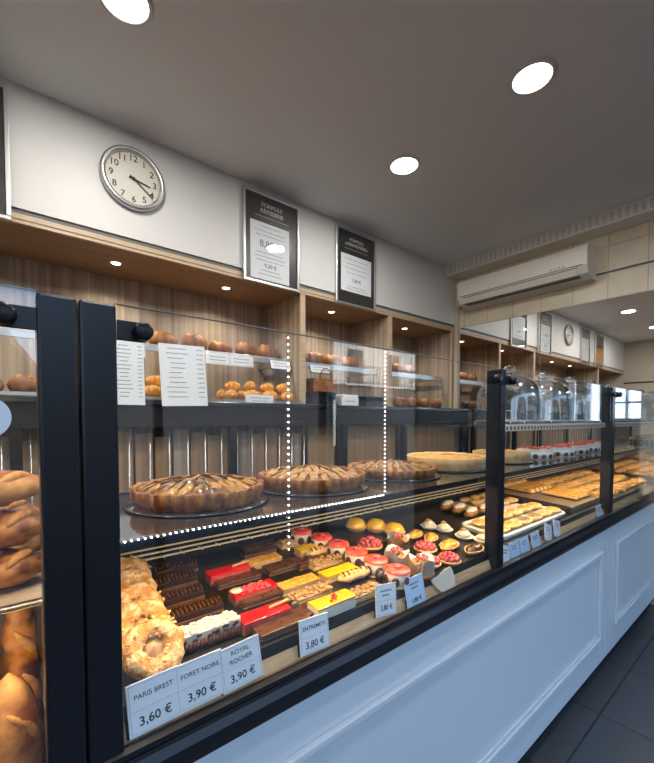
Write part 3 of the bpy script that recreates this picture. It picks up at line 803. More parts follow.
# case lamps: the front ones give the strips' light, the rest are added
def strip_lamp(x0,x1,y,z,e,col=(1,.76,.44),tilt=0,size=.012):
    l=bpy.data.lights.new('case_led_and_fill','AREA'); l.shape='RECTANGLE'; l.size=x1-x0; l.size_y=size; l.energy=e; l.color=col
    lo=bpy.data.objects.new('case_led_and_fill',l); COL.objects.link(lo); lo.location=((x0+x1)/2,y,z); lo.rotation_euler=(tilt,0,0)
for a,b in ((.13,1.23),(1.29,2.41),(2.47,3.58)):
    strip_lamp(a,b,.712,1.132,3.1,tilt=math.radians(4))
    strip_lamp(a,b,1.10,1.30,.4,tilt=math.radians(-10))  # added lamp over the tart shelf, no strip built here
strip_lamp(-.9,.02,.70,1.45,1.6,tilt=math.radians(25))  # added lamp above the loaves, without a strip
strip_lamp(-.5,.05,.80,1.010,1.0,tilt=math.radians(25))  # fill lamp added under the rack shelf to brighten the baguettes
# round white sticker on the left glass
p=onY(0,414,.62)
st=thing('round_sticker','round pale sticker on the left glass pane','sticker',(-.024,Y0+.0005,1.352))
bm=BM(); lathe(bm,[(.0265,0),(.0265,-.0008)],32,axis='Y'); bmesh.ops.recalc_face_normals(bm,faces=bm.faces[:]); obj('disc',bm,M_sticker,st)

# ------------------------------------------------------------------ bread case contents (left edge)
bt=thing('bread_rack','wooden-backed bread rack with a chrome front rail at the left edge','rack',(-.5,1.0,0))
bm=BM(); box(bm,-.6,.55,.16,.18,.3,1.10); obj('back_board',bm,M_wood,bt)
bm=BM(); box(bm,-.6,.563,-.158,.159,1.022,1.030); obj('shelf',bm,M_oak,bt)
bm=BM(); tube(bm,[(-.6,-.160,1.030),(.563,-.160,1.030)],.006,8); obj('front_rail',bm,M_chrome,bt,True)
bm=BM(); box(bm,-.6,.55,-.2,.16,.30,.32); obj('floor_shelf',bm,M_oak,bt)
bm=BM(); box(bm,.5645,.574,-.16,.18,.3,1.10); obj('end_board',bm,M_black,bt)
lv=make_loaf('rustic_loaf','x','bread',.27,.058,M_bread,M_score,5,.58,3,'loaves stacked on the left rack',-.45)
lv2=make_loaf('rustic_loaf','x','bread',.27,.058,M_flour,M_score,4,.58,9,'loaves stacked on the left rack',-.45)
place(lv,(-.078,.945,1.034),.10,'lowest dark loaf of the stack on the chrome-railed rack')
place(lv2,(-.082,1.072,1.036),.03,'pale floured loaf behind the lowest dark loaf on the rack')
dup(lv,(-.078,.950,1.108),.16,'middle dark loaf of the stack on the rack')
dup(lv2,(-.078,.955,1.182),.12,'topmost floured loaf of the stack on the rack')
dup(lv,(-.085,1.078,1.111),.06,'dark loaf at the back of the rack, second layer')
bag=make_loaf('baguette','x','bread',.66,.033,M_bread,M_score,6,.95,4,'baguettes standing under the rack',-.5,.85)
bag2=make_loaf('baguette','x','bread',.58,.038,M_flour,M_score,5,.95,7,'baguettes standing under the rack',-.5,.85)
def stand(root,loc,lean,turn,lab):
    r=place(root,loc,0,lab); r.rotation_euler=(turn,PI/2+lean,0); return r
stand(bag,(-.098,.955,.670),.0,.0,'dark baguette standing upright at the left edge of the lower rack')
stand(bag,(-.022,.985,.670),-.03,.0,'baguette leaning beside the black post below the rack')
stand(bag2,(-.035,.865,.615),-.05,.0,'front floured baguette standing across the lower rack')
stand(bag,(-.185,.935,.670),.0,.1,'baguette standing just outside the left edge of view')

# ------------------------------------------------------------------ tarts on the upper shelf
def tart(label,R_,wallm,fillm,slicem,h=.036,slices=True,seed=1,cat='tart',fan=1.0):
    t=thing('fruit_tart',label,cat)
    bm=BM(); lathe(bm,[(R_+.010,0),(R_+.016,.003),(R_+.010,.0045)],48); obj('plate',bm,M_shelf,t,True)
    bm=BM()
    w=lambda a,z:1+.034*math.cos(36*a)*(1 if z>.006 else .5)
    lathe(bm,[(R_*.90,.0045),(R_*.97,h*.5),(R_,h),(R_*.985,h+.002),(R_*.955,h*.99),(R_*.95,h*.75)],252,caps=False,wav=w)
    rough(bm,.004,30,seed); obj('crust',bm,wallm,t,True)
    bm=BM()
    lathe(bm,[(R_*.95,h*.72),(R_*.7,h*.82),(R_*.35,h*.88),(.001,h*.9)],64,caps=False); rough(bm,.008,28,seed+2); obj('filling',bm,fillm,t,True)
    if slices:
        bm=BM(); rnd=random.Random(seed)
        for ring,(rr,n,sz) in enumerate(((.80,26,1.0),(.55,19,1.0),(.30,11,.95),(.08,4,.8))):
            for k in range(n):
                a=2*PI*(k+.3*ring)/n+rnd.uniform(-.05,.05)
                M=T(R_*rr*math.cos(a),R_*rr*math.sin(a),h*.9+.004+rnd.uniform(0,.006)+.004*ring)@Matrix.Rotation(a+PI/2,4,'Z')@Matrix.Rotation(rnd.uniform(.25,.5),4,'X')@Matrix.Rotation(rnd.uniform(-.2,.2),4,'Y')
                pts=[]
                L=R_*.13*sz*fan
                vs=ball(bm,(0,0,0),1,(L*.62,L,L*.14),2); bmesh.ops.transform(bm,matrix=M,verts=vs)
        obj('fruit_slices',bm,slicem,t,True)
    return t
zt=ZSH+.001
t1=tart('large apple tart with dark caramelised filling, nearest the tall black post',.150,M_crust,M_appleb,M_appled,.042,True,3); t1.location=(.356,.925,zt)
t2=tart('large apple tart piled with slices, second from the tall black post',.155,M_crust,M_appleb,M_nut,.040,True,8); t2.location=(.70,.925,zt)
t3=tart('browned fruit tart just left of the quiche, third on the upper shelf',.155,M_crust,M_appleb,M_appleb,.032,True,12); t3.location=(1.06,.93,zt)
def quiche(label,loc,R_=.15,h=.045):
    t=thing('quiche',label,'quiche',loc)
    bm=BM(); lathe(bm,[(R_*1.06,0),(R_*1.09,.004),(R_*1.06,.005)],40); obj('plate',bm,M_shelf,t,True)
    bm=BM(); lathe(bm,[(R_*.93,.005),(R_*.98,h*.5),(R_,h),(R_*.98,h+.003),(R_*.94,h*.9)],96,caps=False,wav=lambda a,z:1+.012*math.cos(36*a)); rough(bm,.003,40); obj('crust',bm,M_crustp,t,True)
    bm=BM(); lathe(bm,[(R_*.95,h*.85),(R_*.6,h*.95),(.001,h)],64,caps=False); rough(bm,.008,36,3); obj('filling',bm,M_cheese,t,True)
    return t
q1=quiche('pale golden quiche seen through the bluish glass, left of the slim post',(1.40,.93,zt),.16,.048)
q2=quiche('pale golden quiche just right of the slim black post',(1.80,.90,zt),.125,.045)
# wrapped cream cakes further along
def wcake(label,loc,R_=.085,h=.038,redm=M_straw):
    t=thing('cream_cake',label,'cake',loc,0,'paper-banded cream cakes on the upper shelf')
    bm=BM(); lathe(bm,[(R_*1.15,0),(R_*1.15,.003)],40); obj('cake_card',bm,M_foil,t)
    bm=BM(); lathe(bm,[(R_,.003),(R_,h)],48); obj('paper_band',bm,M_wrap,t,True)
    bm=BM()
    for k in range(14):
        a=2*PI*k/14
        vs=ball(bm,(0,0,0),1,(.013,.003,.012),2); bmesh.ops.transform(bm,matrix=T(R_*math.cos(a),R_*math.sin(a),h*.42)@Matrix.Rotation(a+PI/2,4,'Z'),verts=vs)
    obj('chocolate_motifs',bm,M_chocm,t,True)
    bm=BM(); lathe(bm,[(R_*.99,h),(R_*.99,h+.006),(R_*.8,h+.012),(.001,h+.012)],48,caps=False); rough(bm,.003,60); obj('cream_top',bm,M_cream_f,t,True)
    bm=BM(); rnd=random.Random(4)
    for k in range(26):
        a=rnd.uniform(0,2*PI); r=R_*.8*math.sqrt(rnd.random()); ball(bm,(r*math.cos(a),r*math.sin(a),h+.015),.010,(1,1,.8),1)
    obj('berries',bm,redm,t,True)
    return t
wc=wcake('white-banded cream cake with red berries, first right of the pale quiche',(2.07,.86,zt))
for i,(x,y) in enumerate(((2.29,.84),(2.52,.84),(2.75,.86),(3.0,.86))):
    dup(wc,(x,y,zt),.4*i,f'white-banded cream cake with red berries, {ords[i+1]} right of the pale quiche')
# ------------------------------------------------------------------ pastries on the deck, nearest module
def choux(label):
    t=thing('paris_brest',label,'pastry',(0,0,0),0,'ring choux in the left column')
    bm=BM(); pts=[]; 
    n=30
    for k in range(n):
        a=2*PI*k/n; pts.append((.0345*math.cos(a),.0345*math.sin(a),.028))
    tube(bm,pts,[.0165*(1+.08*math.sin(k*1.9)) for k in range(n)],14,closed=True); rough(bm,.006,50,2); rough(bm,.0025,160,5)
    obj('choux_ring',bm,M_sugar,t,True)
    bm=BM(); tube(bm,[(.033*math.cos(2*PI*k/20),.033*math.sin(2*PI*k/20),.020) for k in range(20)],.0175,10,closed=True); rough(bm,.004,60,9)
    for v in bm.verts: v.co.z=max(v.co.z,0.001)
    obj('choux_base',bm,M_choux,t,True)
    bm=BM(); lathe(bm,[(.024,.012),(.018,.026),(.001,.032)],20,caps=False); rough(bm,.004,90); obj('praline_cream',bm,M_mocha,t,True)
    bm=BM(); rnd=random.Random(3)
    for k in range(30):
        a=rnd.uniform(0,2*PI); q=rnd.uniform(.2,PI-.2); r=.0345+.0175*math.cos(q)
        vs=ball(bm,(0,0,0),1,(.0050,.0030,.0009),1)
        bmesh.ops.transform(bm,matrix=T(r*math.cos(a),r*math.sin(a),.028+.0172*math.sin(q))@Matrix.Rotation(rnd.uniform(0,6),4,'Z')@Matrix.Rotation(rnd.uniform(-.7,.7),4,'X'),verts=vs)
    obj('almond_flakes',bm,M_crustp,t,True)
    return t
cx=choux('x'); deckit(cx)
cpos=[(.184,.712),(.187,.790),(.193,.868),(.202,.946),(.211,1.024)]
cl=['frontmost sugared ring choux, right behind the 3,60 € tag','second sugared ring choux behind the 3,60 € tag','third sugared ring choux, middle of the left column','fourth sugared ring choux from the front of the left column','rearmost sugared ring choux against the air grille']
for (x,y),l in zip(cpos,cl): c_=place(cx,(x,y,deckz(y)+.033),random.uniform(0,6),l,scale=(1,1,.85)); c_.rotation_euler=(TILT+math.radians(38),0,c_.rotation_euler[2])

LX,LY=.114,.041           # a slice's length and width
def layers(t,spec,x=LX,y=LY,z0=0,bev=.0015):
    z=z0
    for name,h,m,ins in spec:
        bm=BM(); subdiv_box(bm,-x/2+ins,x/2-ins,-y/2+ins,y/2-ins,z,z+h,.009,bev); rough(bm,.0008,90,z*100)
        obj(name,bm,m,t); z+=h
    return z
def stick(t,z,x0=.0,L=.06,ang=.1,m=None):
    bm=BM(); tube(bm,[(x0,0,z+.004),(x0+L*math.cos(ang),L*math.sin(ang)*.3,z+.004+L*.06)],.0035,8); obj('chocolate_stick',bm,m or M_crustp,t,True)
def crumbs(t,name,m,z,n,sz,x=LX,y=LY,seed=1,flat=.6):
    bm=BM(); rnd=random.Random(seed)
    for k in range(n):
        ball(bm,(rnd.uniform(-x/2+.004,x/2-.004),rnd.uniform(-y/2+.003,y/2-.003),z+rnd.uniform(0,sz*.5)),sz*rnd.uniform(.6,1.2),(rnd.uniform(.8,1.5),rnd.uniform(.8,1.3),flat),1)
    obj(name,bm,m,t,True)
def ridges(t,name,m,z,h,x=LX,y=LY,n=13):
    bm=BM()
    for k in range(n):
        xx=-x/2+x*(k+.5)/n
        for s in (-1,1):
            tube(bm,[(xx+.002*s,s*y/2*.98,z),(xx,s*y/2*1.02,z+h*.5),(xx-.002*s,s*y/2*.96,z+h)],[.0042,.0046,.003],6)
    obj(name,bm,m,t,True)
def cake(kind,label):
    names={'red':'red_berry_entremet','redb':'red_crumb_entremet','dark':'chocolate_log','foret':'black_forest_slice','slab':'chocolate_opera_slice','yellow':'mango_entremet','gold':'caramel_entremet','white':'orange_topped_cream_slice','nut':'nut_slice','eclair':'caramel_eclair'}
    t=deckit(thing(names[kind],label,'cake'))
    if kind=='red':
        z=layers(t,[('biscuit_base',.006,M_bisc,0),('mousse',.018,M_redm,.001),('red_glaze',.005,M_red,0)]); stick(t,z,.012,.05); 
    elif kind=='redb':
        z=layers(t,[('biscuit_base',.009,M_bisc,0),('mousse',.014,M_redm,.001),('glaze',.003,M_red,0)])
        crumbs(t,'raspberry_crumble',M_raspg,z,90,.0045,x=LX*.72)
        bm=BM(); lathe(bm,[(.014,z+.003),(.0145,z+.006)],24,c=(-LX*.40,0,0)); obj('chocolate_disc',bm,M_card,t,True)
    elif kind=='dark':
        z=layers(t,[('biscuit_base',.010,M_bisc,0),('chocolate_body',.014,M_choc,.001)])
        bm=BM()
        for k in range(12):
            x=-LX/2+LX*(k+.5)/12; vs=ball(bm,(x,0,z+.002),.0055,(.75,2.9,1.1),2)
        obj('piped_ridges',bm,M_chocm,t,True)
    elif kind=='foret':
        z=layers(t,[('chocolate_sponge',.018,M_bisc,0),('cream_layer',.016,M_cream_f,.001)],x=.128)
        ridges(t,'chocolate_shards',M_chocm,.002,.018,x=.125,n=16)
        crumbs(t,'cream_crumble_top',M_cream_f,z,120,.0055,x=.125)
        bm=BM(); rnd=random.Random(5)
        for k in range(16): ball(bm,(rnd.uniform(-.055,.055),-LY/2,.020+rnd.random()*.010),.0045,(1.3,.4,.8),1)
        obj('chocolate_chunks',bm,M_choc,t,True)
    elif kind=='slab':
        z=layers(t,[('biscuit_base',.005,M_bisc,0),('ganache',.004,M_choc,.001),('sponge',.004,M_bisc,0),('chocolate_glaze',.003,M_chocm,-.0005)],x=.122,y=.046)
    elif kind=='yellow':
        z=layers(t,[('sponge_base',.007,M_sponge,0),('cream_layer',.010,M_crustp,.001),('yellow_glaze',.005,M_yel,0)])
    elif kind=='gold':
        z=layers(t,[('sponge_base',.007,M_sponge,0),('custard',.009,M_mocha,.001),('caramel_top',.005,M_gold,0)])
        crumbs(t,'burnt_sugar_spots',M_ora,z,22,.0035,flat=.3)
    elif kind=='white':
        z=layers(t,[('white_cream_body',.024,M_cream_f,0),('orange_glaze',.006,M_ora,0)])
        bm=BM(); rnd=random.Random(2)
        for k in range(12): ball(bm,(rnd.uniform(-.012,.014),rnd.uniform(-.010,.010),z+.002),.004,(1,1,.7),1)
        obj('red_sugar_petals',bm,M_red,t,True)
    elif kind=='nut':
        z=layers(t,[('sponge_base',.010,M_sponge,0),('praline_layer',.006,M_mocha,.001)])
        crumbs(t,'chopped_nuts',M_nut,z+.001,70,.0058)
    elif kind=='eclair':
        bm=loaf_bm(.112,.017,.75,2); obj('choux_shell',bm,M_crustp,t,True)
        bm=BM(); subdiv_box(bm,-.048,.048,-.010,.010,.021,.028,.008,.003); obj('caramel_icing',bm,M_gold,t,True)
        bm=BM()
        for k in range(6): tube(bm,[(-.042+.016*k,-.010,.0275),(-.034+.016*k,.010,.0285)],.0022,6)
        obj('piped_stripes',bm,M_chocm,t,True)
    return t
protos={}
def put(kind,px,py,htop,label,rz=0,scale=None):
    p=D(px,py,htop-.010,.680)
    if kind not in protos:
        protos[kind]=cake(kind,label); t=protos[kind]; t.location=p; t.rotation_euler=(TILT,0,rz)
        if scale: t.scale=(scale,)*3
        return t
    return dup(protos[kind],p,rz,label,scale=(scale,)*3 if scale else None)
# column of red cakes and its neighbours (front to back), positions of the top centres
put('foret',207,621,.050,'black forest slice with cream crumble behind the 3,90 € FORET NOIRE tag')
put('red',264,608,.046,'glossy red entremet with a stick, frontmost of the red ones')
put('redb',253,584,.044,'red crumbled entremet with a pale chocolate disc, middle of the red ones')
put('red',228,566,.046,'glossy red entremet with a stick, rearmost of the red ones')
put('slab',281,622,.024,'flat chocolate slice in front of the frontmost red entremet')
put('slab',300,613,.022,'flat chocolate slice behind the ENTREMETS tag, right of the red one')
put('slab',237,574,.030,'flat chocolate slice between the two rear red entremets')
put('slab',262,596,.018,'flat chocolate slice squeezed between the front and middle red entremets')
put('dark',175,562,.044,'ridged dark chocolate log, rearmost of the dark row by the grille')
put('dark',173,574,.044,'ridged dark chocolate log, second from the grille')
put('dark',178,589,.044,'ridged dark chocolate log, third from the grille')
put('dark',196,604,.040,'ridged dark chocolate log just behind the black forest slice')
put('gold',262,556,.038,'golden caramel entremet, rear of the middle column')
put('dark',258,540,.034,'ridged chocolate log at the grille behind the golden entremet')
put('slab',284,565,.022,'flat chocolate slice in front of the rear golden entremet')
put('slab',312,560,.022,'flat chocolate slice between the golden entremet and the nut slice')
put('gold',298,578,.038,'golden caramel entremet, middle of the deck')
put('nut',310,590,.030,'nut slice in front of the middle golden entremet')
put('white',332,601,.045,'orange-topped cream slice with red petals, behind the ENTREMETS tag')
put('yellow',312,544,.038,'bright yellow entremet, rear of the two')
put('eclair',321,551,.026,'caramel eclair in front of the rear yellow entremet')
put('nut',293,537,.030,'nut slice at the grille behind the rear yellow entremet')
put('nut',325,559,.028,'nut slice between the two yellow entremets')
put('yellow',338,567,.038,'bright yellow entremet, nearer the front of the two')
put('eclair',354,575,.027,'caramel eclair in front of the nearer yellow entremet')
put('nut',362,588,.032,'nut slice behind the third front tag')

# strawberry-topped cups
def cup(label):
    t=thing('strawberry_charlotte',label,'cake',(0,0,0),0,'red-topped round cakes in a column')
    bm=BM(); lathe(bm,[(.036,0),(.037,.003),(.036,.005)],28); obj('cake_card',bm,M_foil,t)
    bm=BM(); lathe(bm,[(.033,.005),(.034,.02),(.034,.036),(.033,.038)],32); obj('cream_body',bm,M_pinkc,t,True)
    bm=BM(); lathe(bm,[(.0345,.036),(.0350,.039),(.033,.043),(.024,.0445),(.001,.0445)],32,caps=False); obj('red_jelly',bm,M_straw,t,True)
    bm=BM()
    for k in range(7):
        a=2*PI*k/7; vs=ball(bm,(0,0,0),1,(.011,.0025,.014),2); bmesh.ops.transform(bm,matrix=T(.0342*math.cos(a),.0342*math.sin(a),.017)@Matrix.Rotation(a+PI/2,4,'Z'),verts=vs)
    obj('chocolate_petals',bm,M_chocm,t,True)
    bm=BM(); 
    for k in range(5): ball(bm,(.006*math.cos(k*1.3),.006*math.sin(k*1.3),.047),.0055,(1,1,.7),1)
    obj('raspberry_pieces',bm,M_raspg,t,True)
    return t
cp=cup('x'); deckit(cp)
for i,((px,py),l) in enumerate(zip(((298,527),(320,534),(339,544),(358,553),(379,563),(401,574)),('rearmost, at the grille','fifth from the front','fourth from the front','third from the front','second from the front','frontmost, behind the front tags'))):
    p=D(px,py,.042,.60,1.3); yy=(1.074,.996,.918,.840,.763,.684)[i]; p=Vector((p.x*(.5+.5*yy/p.y),yy,deckz(yy)+.0008)); place(cp,p,random.uniform(0,6),f'round pink cake with red jelly top, {l} of its column')
# yellow domes
def dome(label):
    t=thing('lemon_dome_tartlet',label,'tartlet',(0,0,0),0,'yellow dome tartlets')
    bm=BM(); lathe(bm,[(.030,0),(.036,.010),(.0375,.012),(.034,.013),(.001,.011)],36,wav=lambda a,z:1+.015*math.cos(20*a),caps=False); obj('pastry_shell',bm,M_crustp,t,True)
    bm=BM(); lathe(bm,[(.033,.012),(.031,.024),(.022,.034),(.010,.038),(.001,.039)],36,caps=False); obj('yellow_dome',bm,M_yel,t,True)
    return t
dm=dome('x'); deckit(dm)
for (px,py),l in zip(((356,522),(376,527),(394,531)),('nearest the grille, left of three','middle of three in the rear row','right of three in the rear row')):
    place(dm,D(px,py,.012),0,f'glossy yellow dome tartlet, {l}',scale=1.12)
# raspberry tartlets
def rasp(label):
    t=thing('raspberry_tartlet',label,'tartlet',(0,0,0),0,'raspberry tartlets')
    bm=BM(); lathe(bm,[(.032,0),(.041,.010),(.043,.013),(.039,.014),(.001,.012)],36,wav=lambda a,z:1+.015*math.cos(20*a),caps=False); obj('pastry_shell',bm,M_crustp,t,True)
    bm=BM(); rnd=random.Random(6)
    for ring,(rr,n,z) in enumerate(((.030,10,.020),(.017,6,.027),(.002,2,.034))):
        for k in range(n):
            a=2*PI*k/n+ring*.4; c=Vector((rr*math.cos(a),rr*math.sin(a),z))
            ball(bm,c,.0085,(1,1,1.15),2)
    rough(bm,.0035,330,4)
    obj('raspberries',bm,M_raspg,t,True)
    return t
rp=rasp('x'); deckit(rp)
for px,py,sc,l in ((370,545,1.0,'alone between the yellow domes and the red column'),(425,548,.92,'rear of the group right of the wrapped cakes'),(429,562,.85,'front of the raspberry group'),(449,560,.85,'right end of the raspberry group, above the cream card')):
    place(rp,D(px,py,.012),random.uniform(0,6),f'raspberry tartlet, {l}',scale=sc)
# white wrapped fruit cakes
def wrapc(label):
    t=thing('wrapped_fruit_cake',label,'cake',(0,0,0),0,'white-banded fruit cakes')
    bm=BM(); lathe(bm,[(.035,0),(.036,.008),(.032,.009)],28); obj('pastry_base',bm,M_crust,t,True)
    bm=BM()
    lathe(bm,[(.0335,.008),(.034,.046)],40,caps=False); 
    for v in bm.verts:
        if v.co.z>.03: v.co.z=.034+.016*abs(math.sin(math.atan2(v.co.y,v.co.x)*1.5+.6))
    r=bmesh.ops.solidify(bm,geom=bm.faces[:],thickness=.0015); obj('white_band',bm,M_wrap,t,True)
    bm=BM(); rnd=random.Random(8)
    for k in range(22):
        a=rnd.uniform(0,2*PI); r=.024*math.sqrt(rnd.random()); ball(bm,(r*math.cos(a),r*math.sin(a),.030+.012*(1-r/.024)),.0085,(1,1,.9),1)
    obj('fruit_filling',bm,M_nut,t,True)
    bm=BM()
    for k in range(6): ball(bm,(.012*math.cos(k),.012*math.sin(k),.048),.006,(1,1,.8),1)
    obj('red_berries',bm,M_raspg,t,True)
    return t
wr=wrapc('x'); deckit(wr)
place(wr,D(396,555,.035),.5,'white-banded fruit cake, left and farther of the two',scale=1.08)
place(wr,D(421,567,.035),1.6,'white-banded fruit cake, front and nearer the cream card')
dup(wr,D(398,540,.035),2.9,'fruit cake with berries behind the two white-banded ones')
# boats
def boat(label,m):
    t=thing('boat_tartlet',label,'tartlet',(0,0,0))
    bm=BM(); rings=[]
    def ringpts(L,W,z,n=28):
        out=[]
        for k in range(n):
            a=2*PI*k/n; c,s=math.cos(a),math.sin(a); out.append(bm.verts.new((L*c*(1-.12*abs(s)),W*s*(1-.25*c*c),z)))
        return out
    prof=[(.040,.016,0),(.050,.024,.010),(.053,.026,.014),(.048,.022,.014),(.045,.020,.010)]
    rs=[ringpts(*p) for p in prof]
    for a,b in zip(rs,rs[1:]):
        for k in range(28): bm.faces.new([a[k],a[(k+1)%28],b[(k+1)%28],b[k]])
    bm.faces.new(rs[0][::-1]); bm.faces.new(rs[-1]); obj('pastry_shell',bm,M_crustp,t,True)
    bm=BM(); ball(bm,(0,0,.012),1,(.044,.020,.014),3); rough(bm,.005,80,3)
    for v in bm.verts: v.co.z=max(v.co.z,.004)
    obj('filling',bm,m,t,True)
    return t
bg=boat('golden almond boat tartlet, right of the yellow domes',M_gold); bg.location=D(415,534,.014); deckit(bg); bg.rotation_euler=(TILT,0,.3)
dup(bg,D(431,537,.014),.5,'brown almond boat tartlet, second right of the yellow domes')
dup(bg,D(449,545,.014),.2,'large golden boat tartlet behind the raspberry group',scale=(1.15,)*3)
bd=boat('dark chestnut boat tartlet at the right, by the slim post',M_chocm); bd.location=D(474,551,.014); deckit(bd); bd.rotation_euler=(TILT,0,.1); bd.scale=(1.1,)*3
# cream verrines
def cream_cup(label):
    t=thing('cream_meringue',label,'dessert',(0,0,0),0,'cream cups at the right of the deck')
    bm=BM(); lathe(bm,[(.022,0),(.033,.010),(.0335,.012),(.030,.011),(.001,.008)],28,caps=False,wav=lambda a,z:1+.03*math.cos(14*a)); obj('paper_cup',bm,M_wrap,t,True)
    bm=BM(); pts=[];rad=[]
    for k in range(46):
        s=k/45; a=s*2*PI*3.2; r=.019*(1-s)**.9; pts.append((r*math.cos(a),r*math.sin(a),.015+.017*s)); rad.append(.0085*(1-.45*s))
    tube(bm,pts,rad,8); obj('cream_swirl',bm,M_cream_f,t,True)
    bm=BM(); ball(bm,(.004,.003,.032),.011,(1.2,1,.6),2); rough(bm,.003,120); obj('coffee_topping',bm,M_nut,t,True)
    return t
cc=cream_cup('x'); deckit(cc)
for px,py,l in ((429,527,'first from the left of the row'),(444,530,'second from the left of the row'),(464,537,'third from the left of the row'),(483,541,'by the slim post, last of the row')):
    place(cc,D(px,py,.006),random.uniform(0,6),f'white cream swirl in a paper cup, {l}')
# iced eclairs
def eclair(label):
    t=thing('iced_eclair',label,'eclair',(0,0,0),0,'white-iced eclairs')
    obj('choux_shell',loaf_bm(.118,.023,.8,2),M_crust,t,True)
    bm=BM(); ball(bm,(0,0,.0345),1,(.055,.020,.010),3); obj('white_icing',bm,M_cream_f,t,True)
    return t
ec=eclair('x'); deckit(ec)
for i,(px,py) in enumerate(((447,506),(459,509),(471,513),(484,516))):
    place(ec,D(px,py,.02,.91),.25,f'white-iced eclair, {ords[i]} from the left in the rear row')
# truffles between the cakes
def truffle(label):
    t=thing('chocolate_truffle',label,'chocolate',(0,0,0),0,'round chocolates beside the red column')
    bm=BM(); ball(bm,(0,0,.014),.014,(1,1,1),3); rough(bm,.0015,160); obj('ball',bm,M_choc,t,True)
    bm=BM(); lathe(bm,[(.010,0),(.013,.004),(.0125,.004)],20,caps=False); obj('paper_case',bm,M_chocm,t,True)
    return t
tr=truffle('x'); deckit(tr)
for px,py,l in ((361.5,568,'beside the nearer yellow entremet'),(380,577,'between the caramel eclair and the red column'),(293,608,'at the stick of the frontmost red entremet'),(391,572,'under the two front red-topped cakes')):
    place(tr,D(px,py,.01),0,f'round dark chocolate truffle {l}')
# cream card on the ledge
p=onY(447,592,.6385)
t=thing('cream_card','blank cream petal-shaped card leaning on the ledge near the slim post','card',(p.x,.6385,.846))
bm=BM(); pts=[(-.062,.052),(-.058,.040),(-.03,.012),(-.004,.001),(.012,.0),(.020,.006),(.026,.008),(.034,.003),(.043,.009),(.048,.03),(.044,.055),(.036,.066),(.01,.064),(-.03,.055)]
extrude_poly(bm,pts,-.002,0,plane='XZ'); obj('card',bm,M_card,t)
bm=BM(); box(bm,-.015,.015,.0002,.0009,.004,.02); obj('clip',bm,M_black,t)
t.rotation_euler=(math.radians(-14),0,0)

# ------------------------------------------------------------------ price tags
def price_tag(x0,x1,z0,z1,title,price,label,m=None,roll=0,lean=-10,y=.6378,ts=.0118,ps=.019):
    w=x1-x0; h=z1-z0
    t=thing('price_tag',label,'price tag',((x0+x1)/2,y,z0),0)
    t.rotation_euler=(math.radians(lean),math.radians(roll),0)
    bm=BM(); box(bm,-w/2,w/2,-.0018,0,0,h,.0004,1); obj('card',bm,m or M_paper,t)
    bm=BM()
    e=.0035; th=.0003
    for a in ((-w/2+e,w/2-e,e,e+th),(-w/2+e,w/2-e,h-e,h-e+th),(-w/2+e,-w/2+e+th,e,h-e),(w/2-e,w/2-e+th,e,h-e),(-w/2+e,w/2-e,h*.47,h*.47+th)): box(bm,a[0],a[1],-.0022,-.0018,a[2],a[3])
    obj('ruled_lines',bm,M_inkg,t)
    if title:
        bm=text_bm(title,ts*(.92 if max(map(len,title.split(chr(10))))>10 else .98),bold=.00002,lines=1.25,ext=.0002); bmesh.ops.transform(bm,matrix=T(0,-.0022,h*.72)@UP,verts=bm.verts); obj('title_lettering',bm,M_ink,t)
    else:
        bm=BM(); dashes(bm,0,h*.78,w*.55,-.0019,h=.004); dashes(bm,0,h*.64,w*.4,-.0019,h=.004); obj('title_marks',bm,M_inkg,t)
    if price:
        bm=text_bm(price,ps,bold=.0002,ext=.0002); bmesh.ops.transform(bm,matrix=T(0,-.0022,h*.24)@UP,verts=bm.verts); obj('price_lettering',bm,M_ink,t)
    bm=BM(); box(bm,-w*.5-.004,w*.35,.0003,.0011,.0,h*.36); obj('holder',bm,M_blackg,t)
    return t
ZT=.850
def tagpx(px,py,title,price,label,w,h,**k):
    p=onY(px,py,.6385); z=max(p.z,.840); return price_tag(p.x-w/2,p.x+w/2,z,z+h,title,price,label,**k)
tagpx(157,726,'PARIS BREST','3,60 €','white price tag reading PARIS BREST 3,60 €',.080,.078,roll=-2)
tagpx(203,703,'FORET NOIRE','3,90 €','white price tag reading FORET NOIRE 3,90 €',.080,.076,roll=-1,y=.6385)
tagpx(244,684,'ROYAL\nROCHER','3,90 €','white price tag reading ROYAL ROCHER 3,90 €',.080,.076,roll=-3)
tagpx(315,651,'ENTREMETS','3,80 €','white price tag reading ENTREMETS 3,80 €',.078,.070,roll=3)
tagpx(386,615,None,'3,80 €','white price tag 3,80 € fourth gap along, left of the pale blue tag',.076,.074,roll=8,ps=.017)
tagpx(417,606,None,'1,80 €','pale blue price tag beside the cream card',.078,.078,roll=-2,m=M_paperb,ps=.016)
for i,(px,py,r,m,l) in enumerate(((505,566,14,M_paper,'white price tag half hidden behind the slim post'),(516,562,-2,M_paperb,'pale blue tag, first of three right of the slim post'),(526,556,-2,M_paperb,'pale blue tag, middle of three right of the slim post'),
            (537,550,-2,M_paperb,'pale blue tag, right of three, before the leaning tags'),(548,541,20,M_paper,'larger leaning white tag in front of the toast tray'),(557,537,18,M_paper,'smaller leaning white tag at the toast tray corner'),(600,521,-2,M_paperb,'lone pale blue tag at the far post'))):
    p=onY(px,py,.6385); z=max(p.z,.840); price_tag(p.x-.037,p.x+.037,z,z+.068,None,None,l,m=m,roll=r)

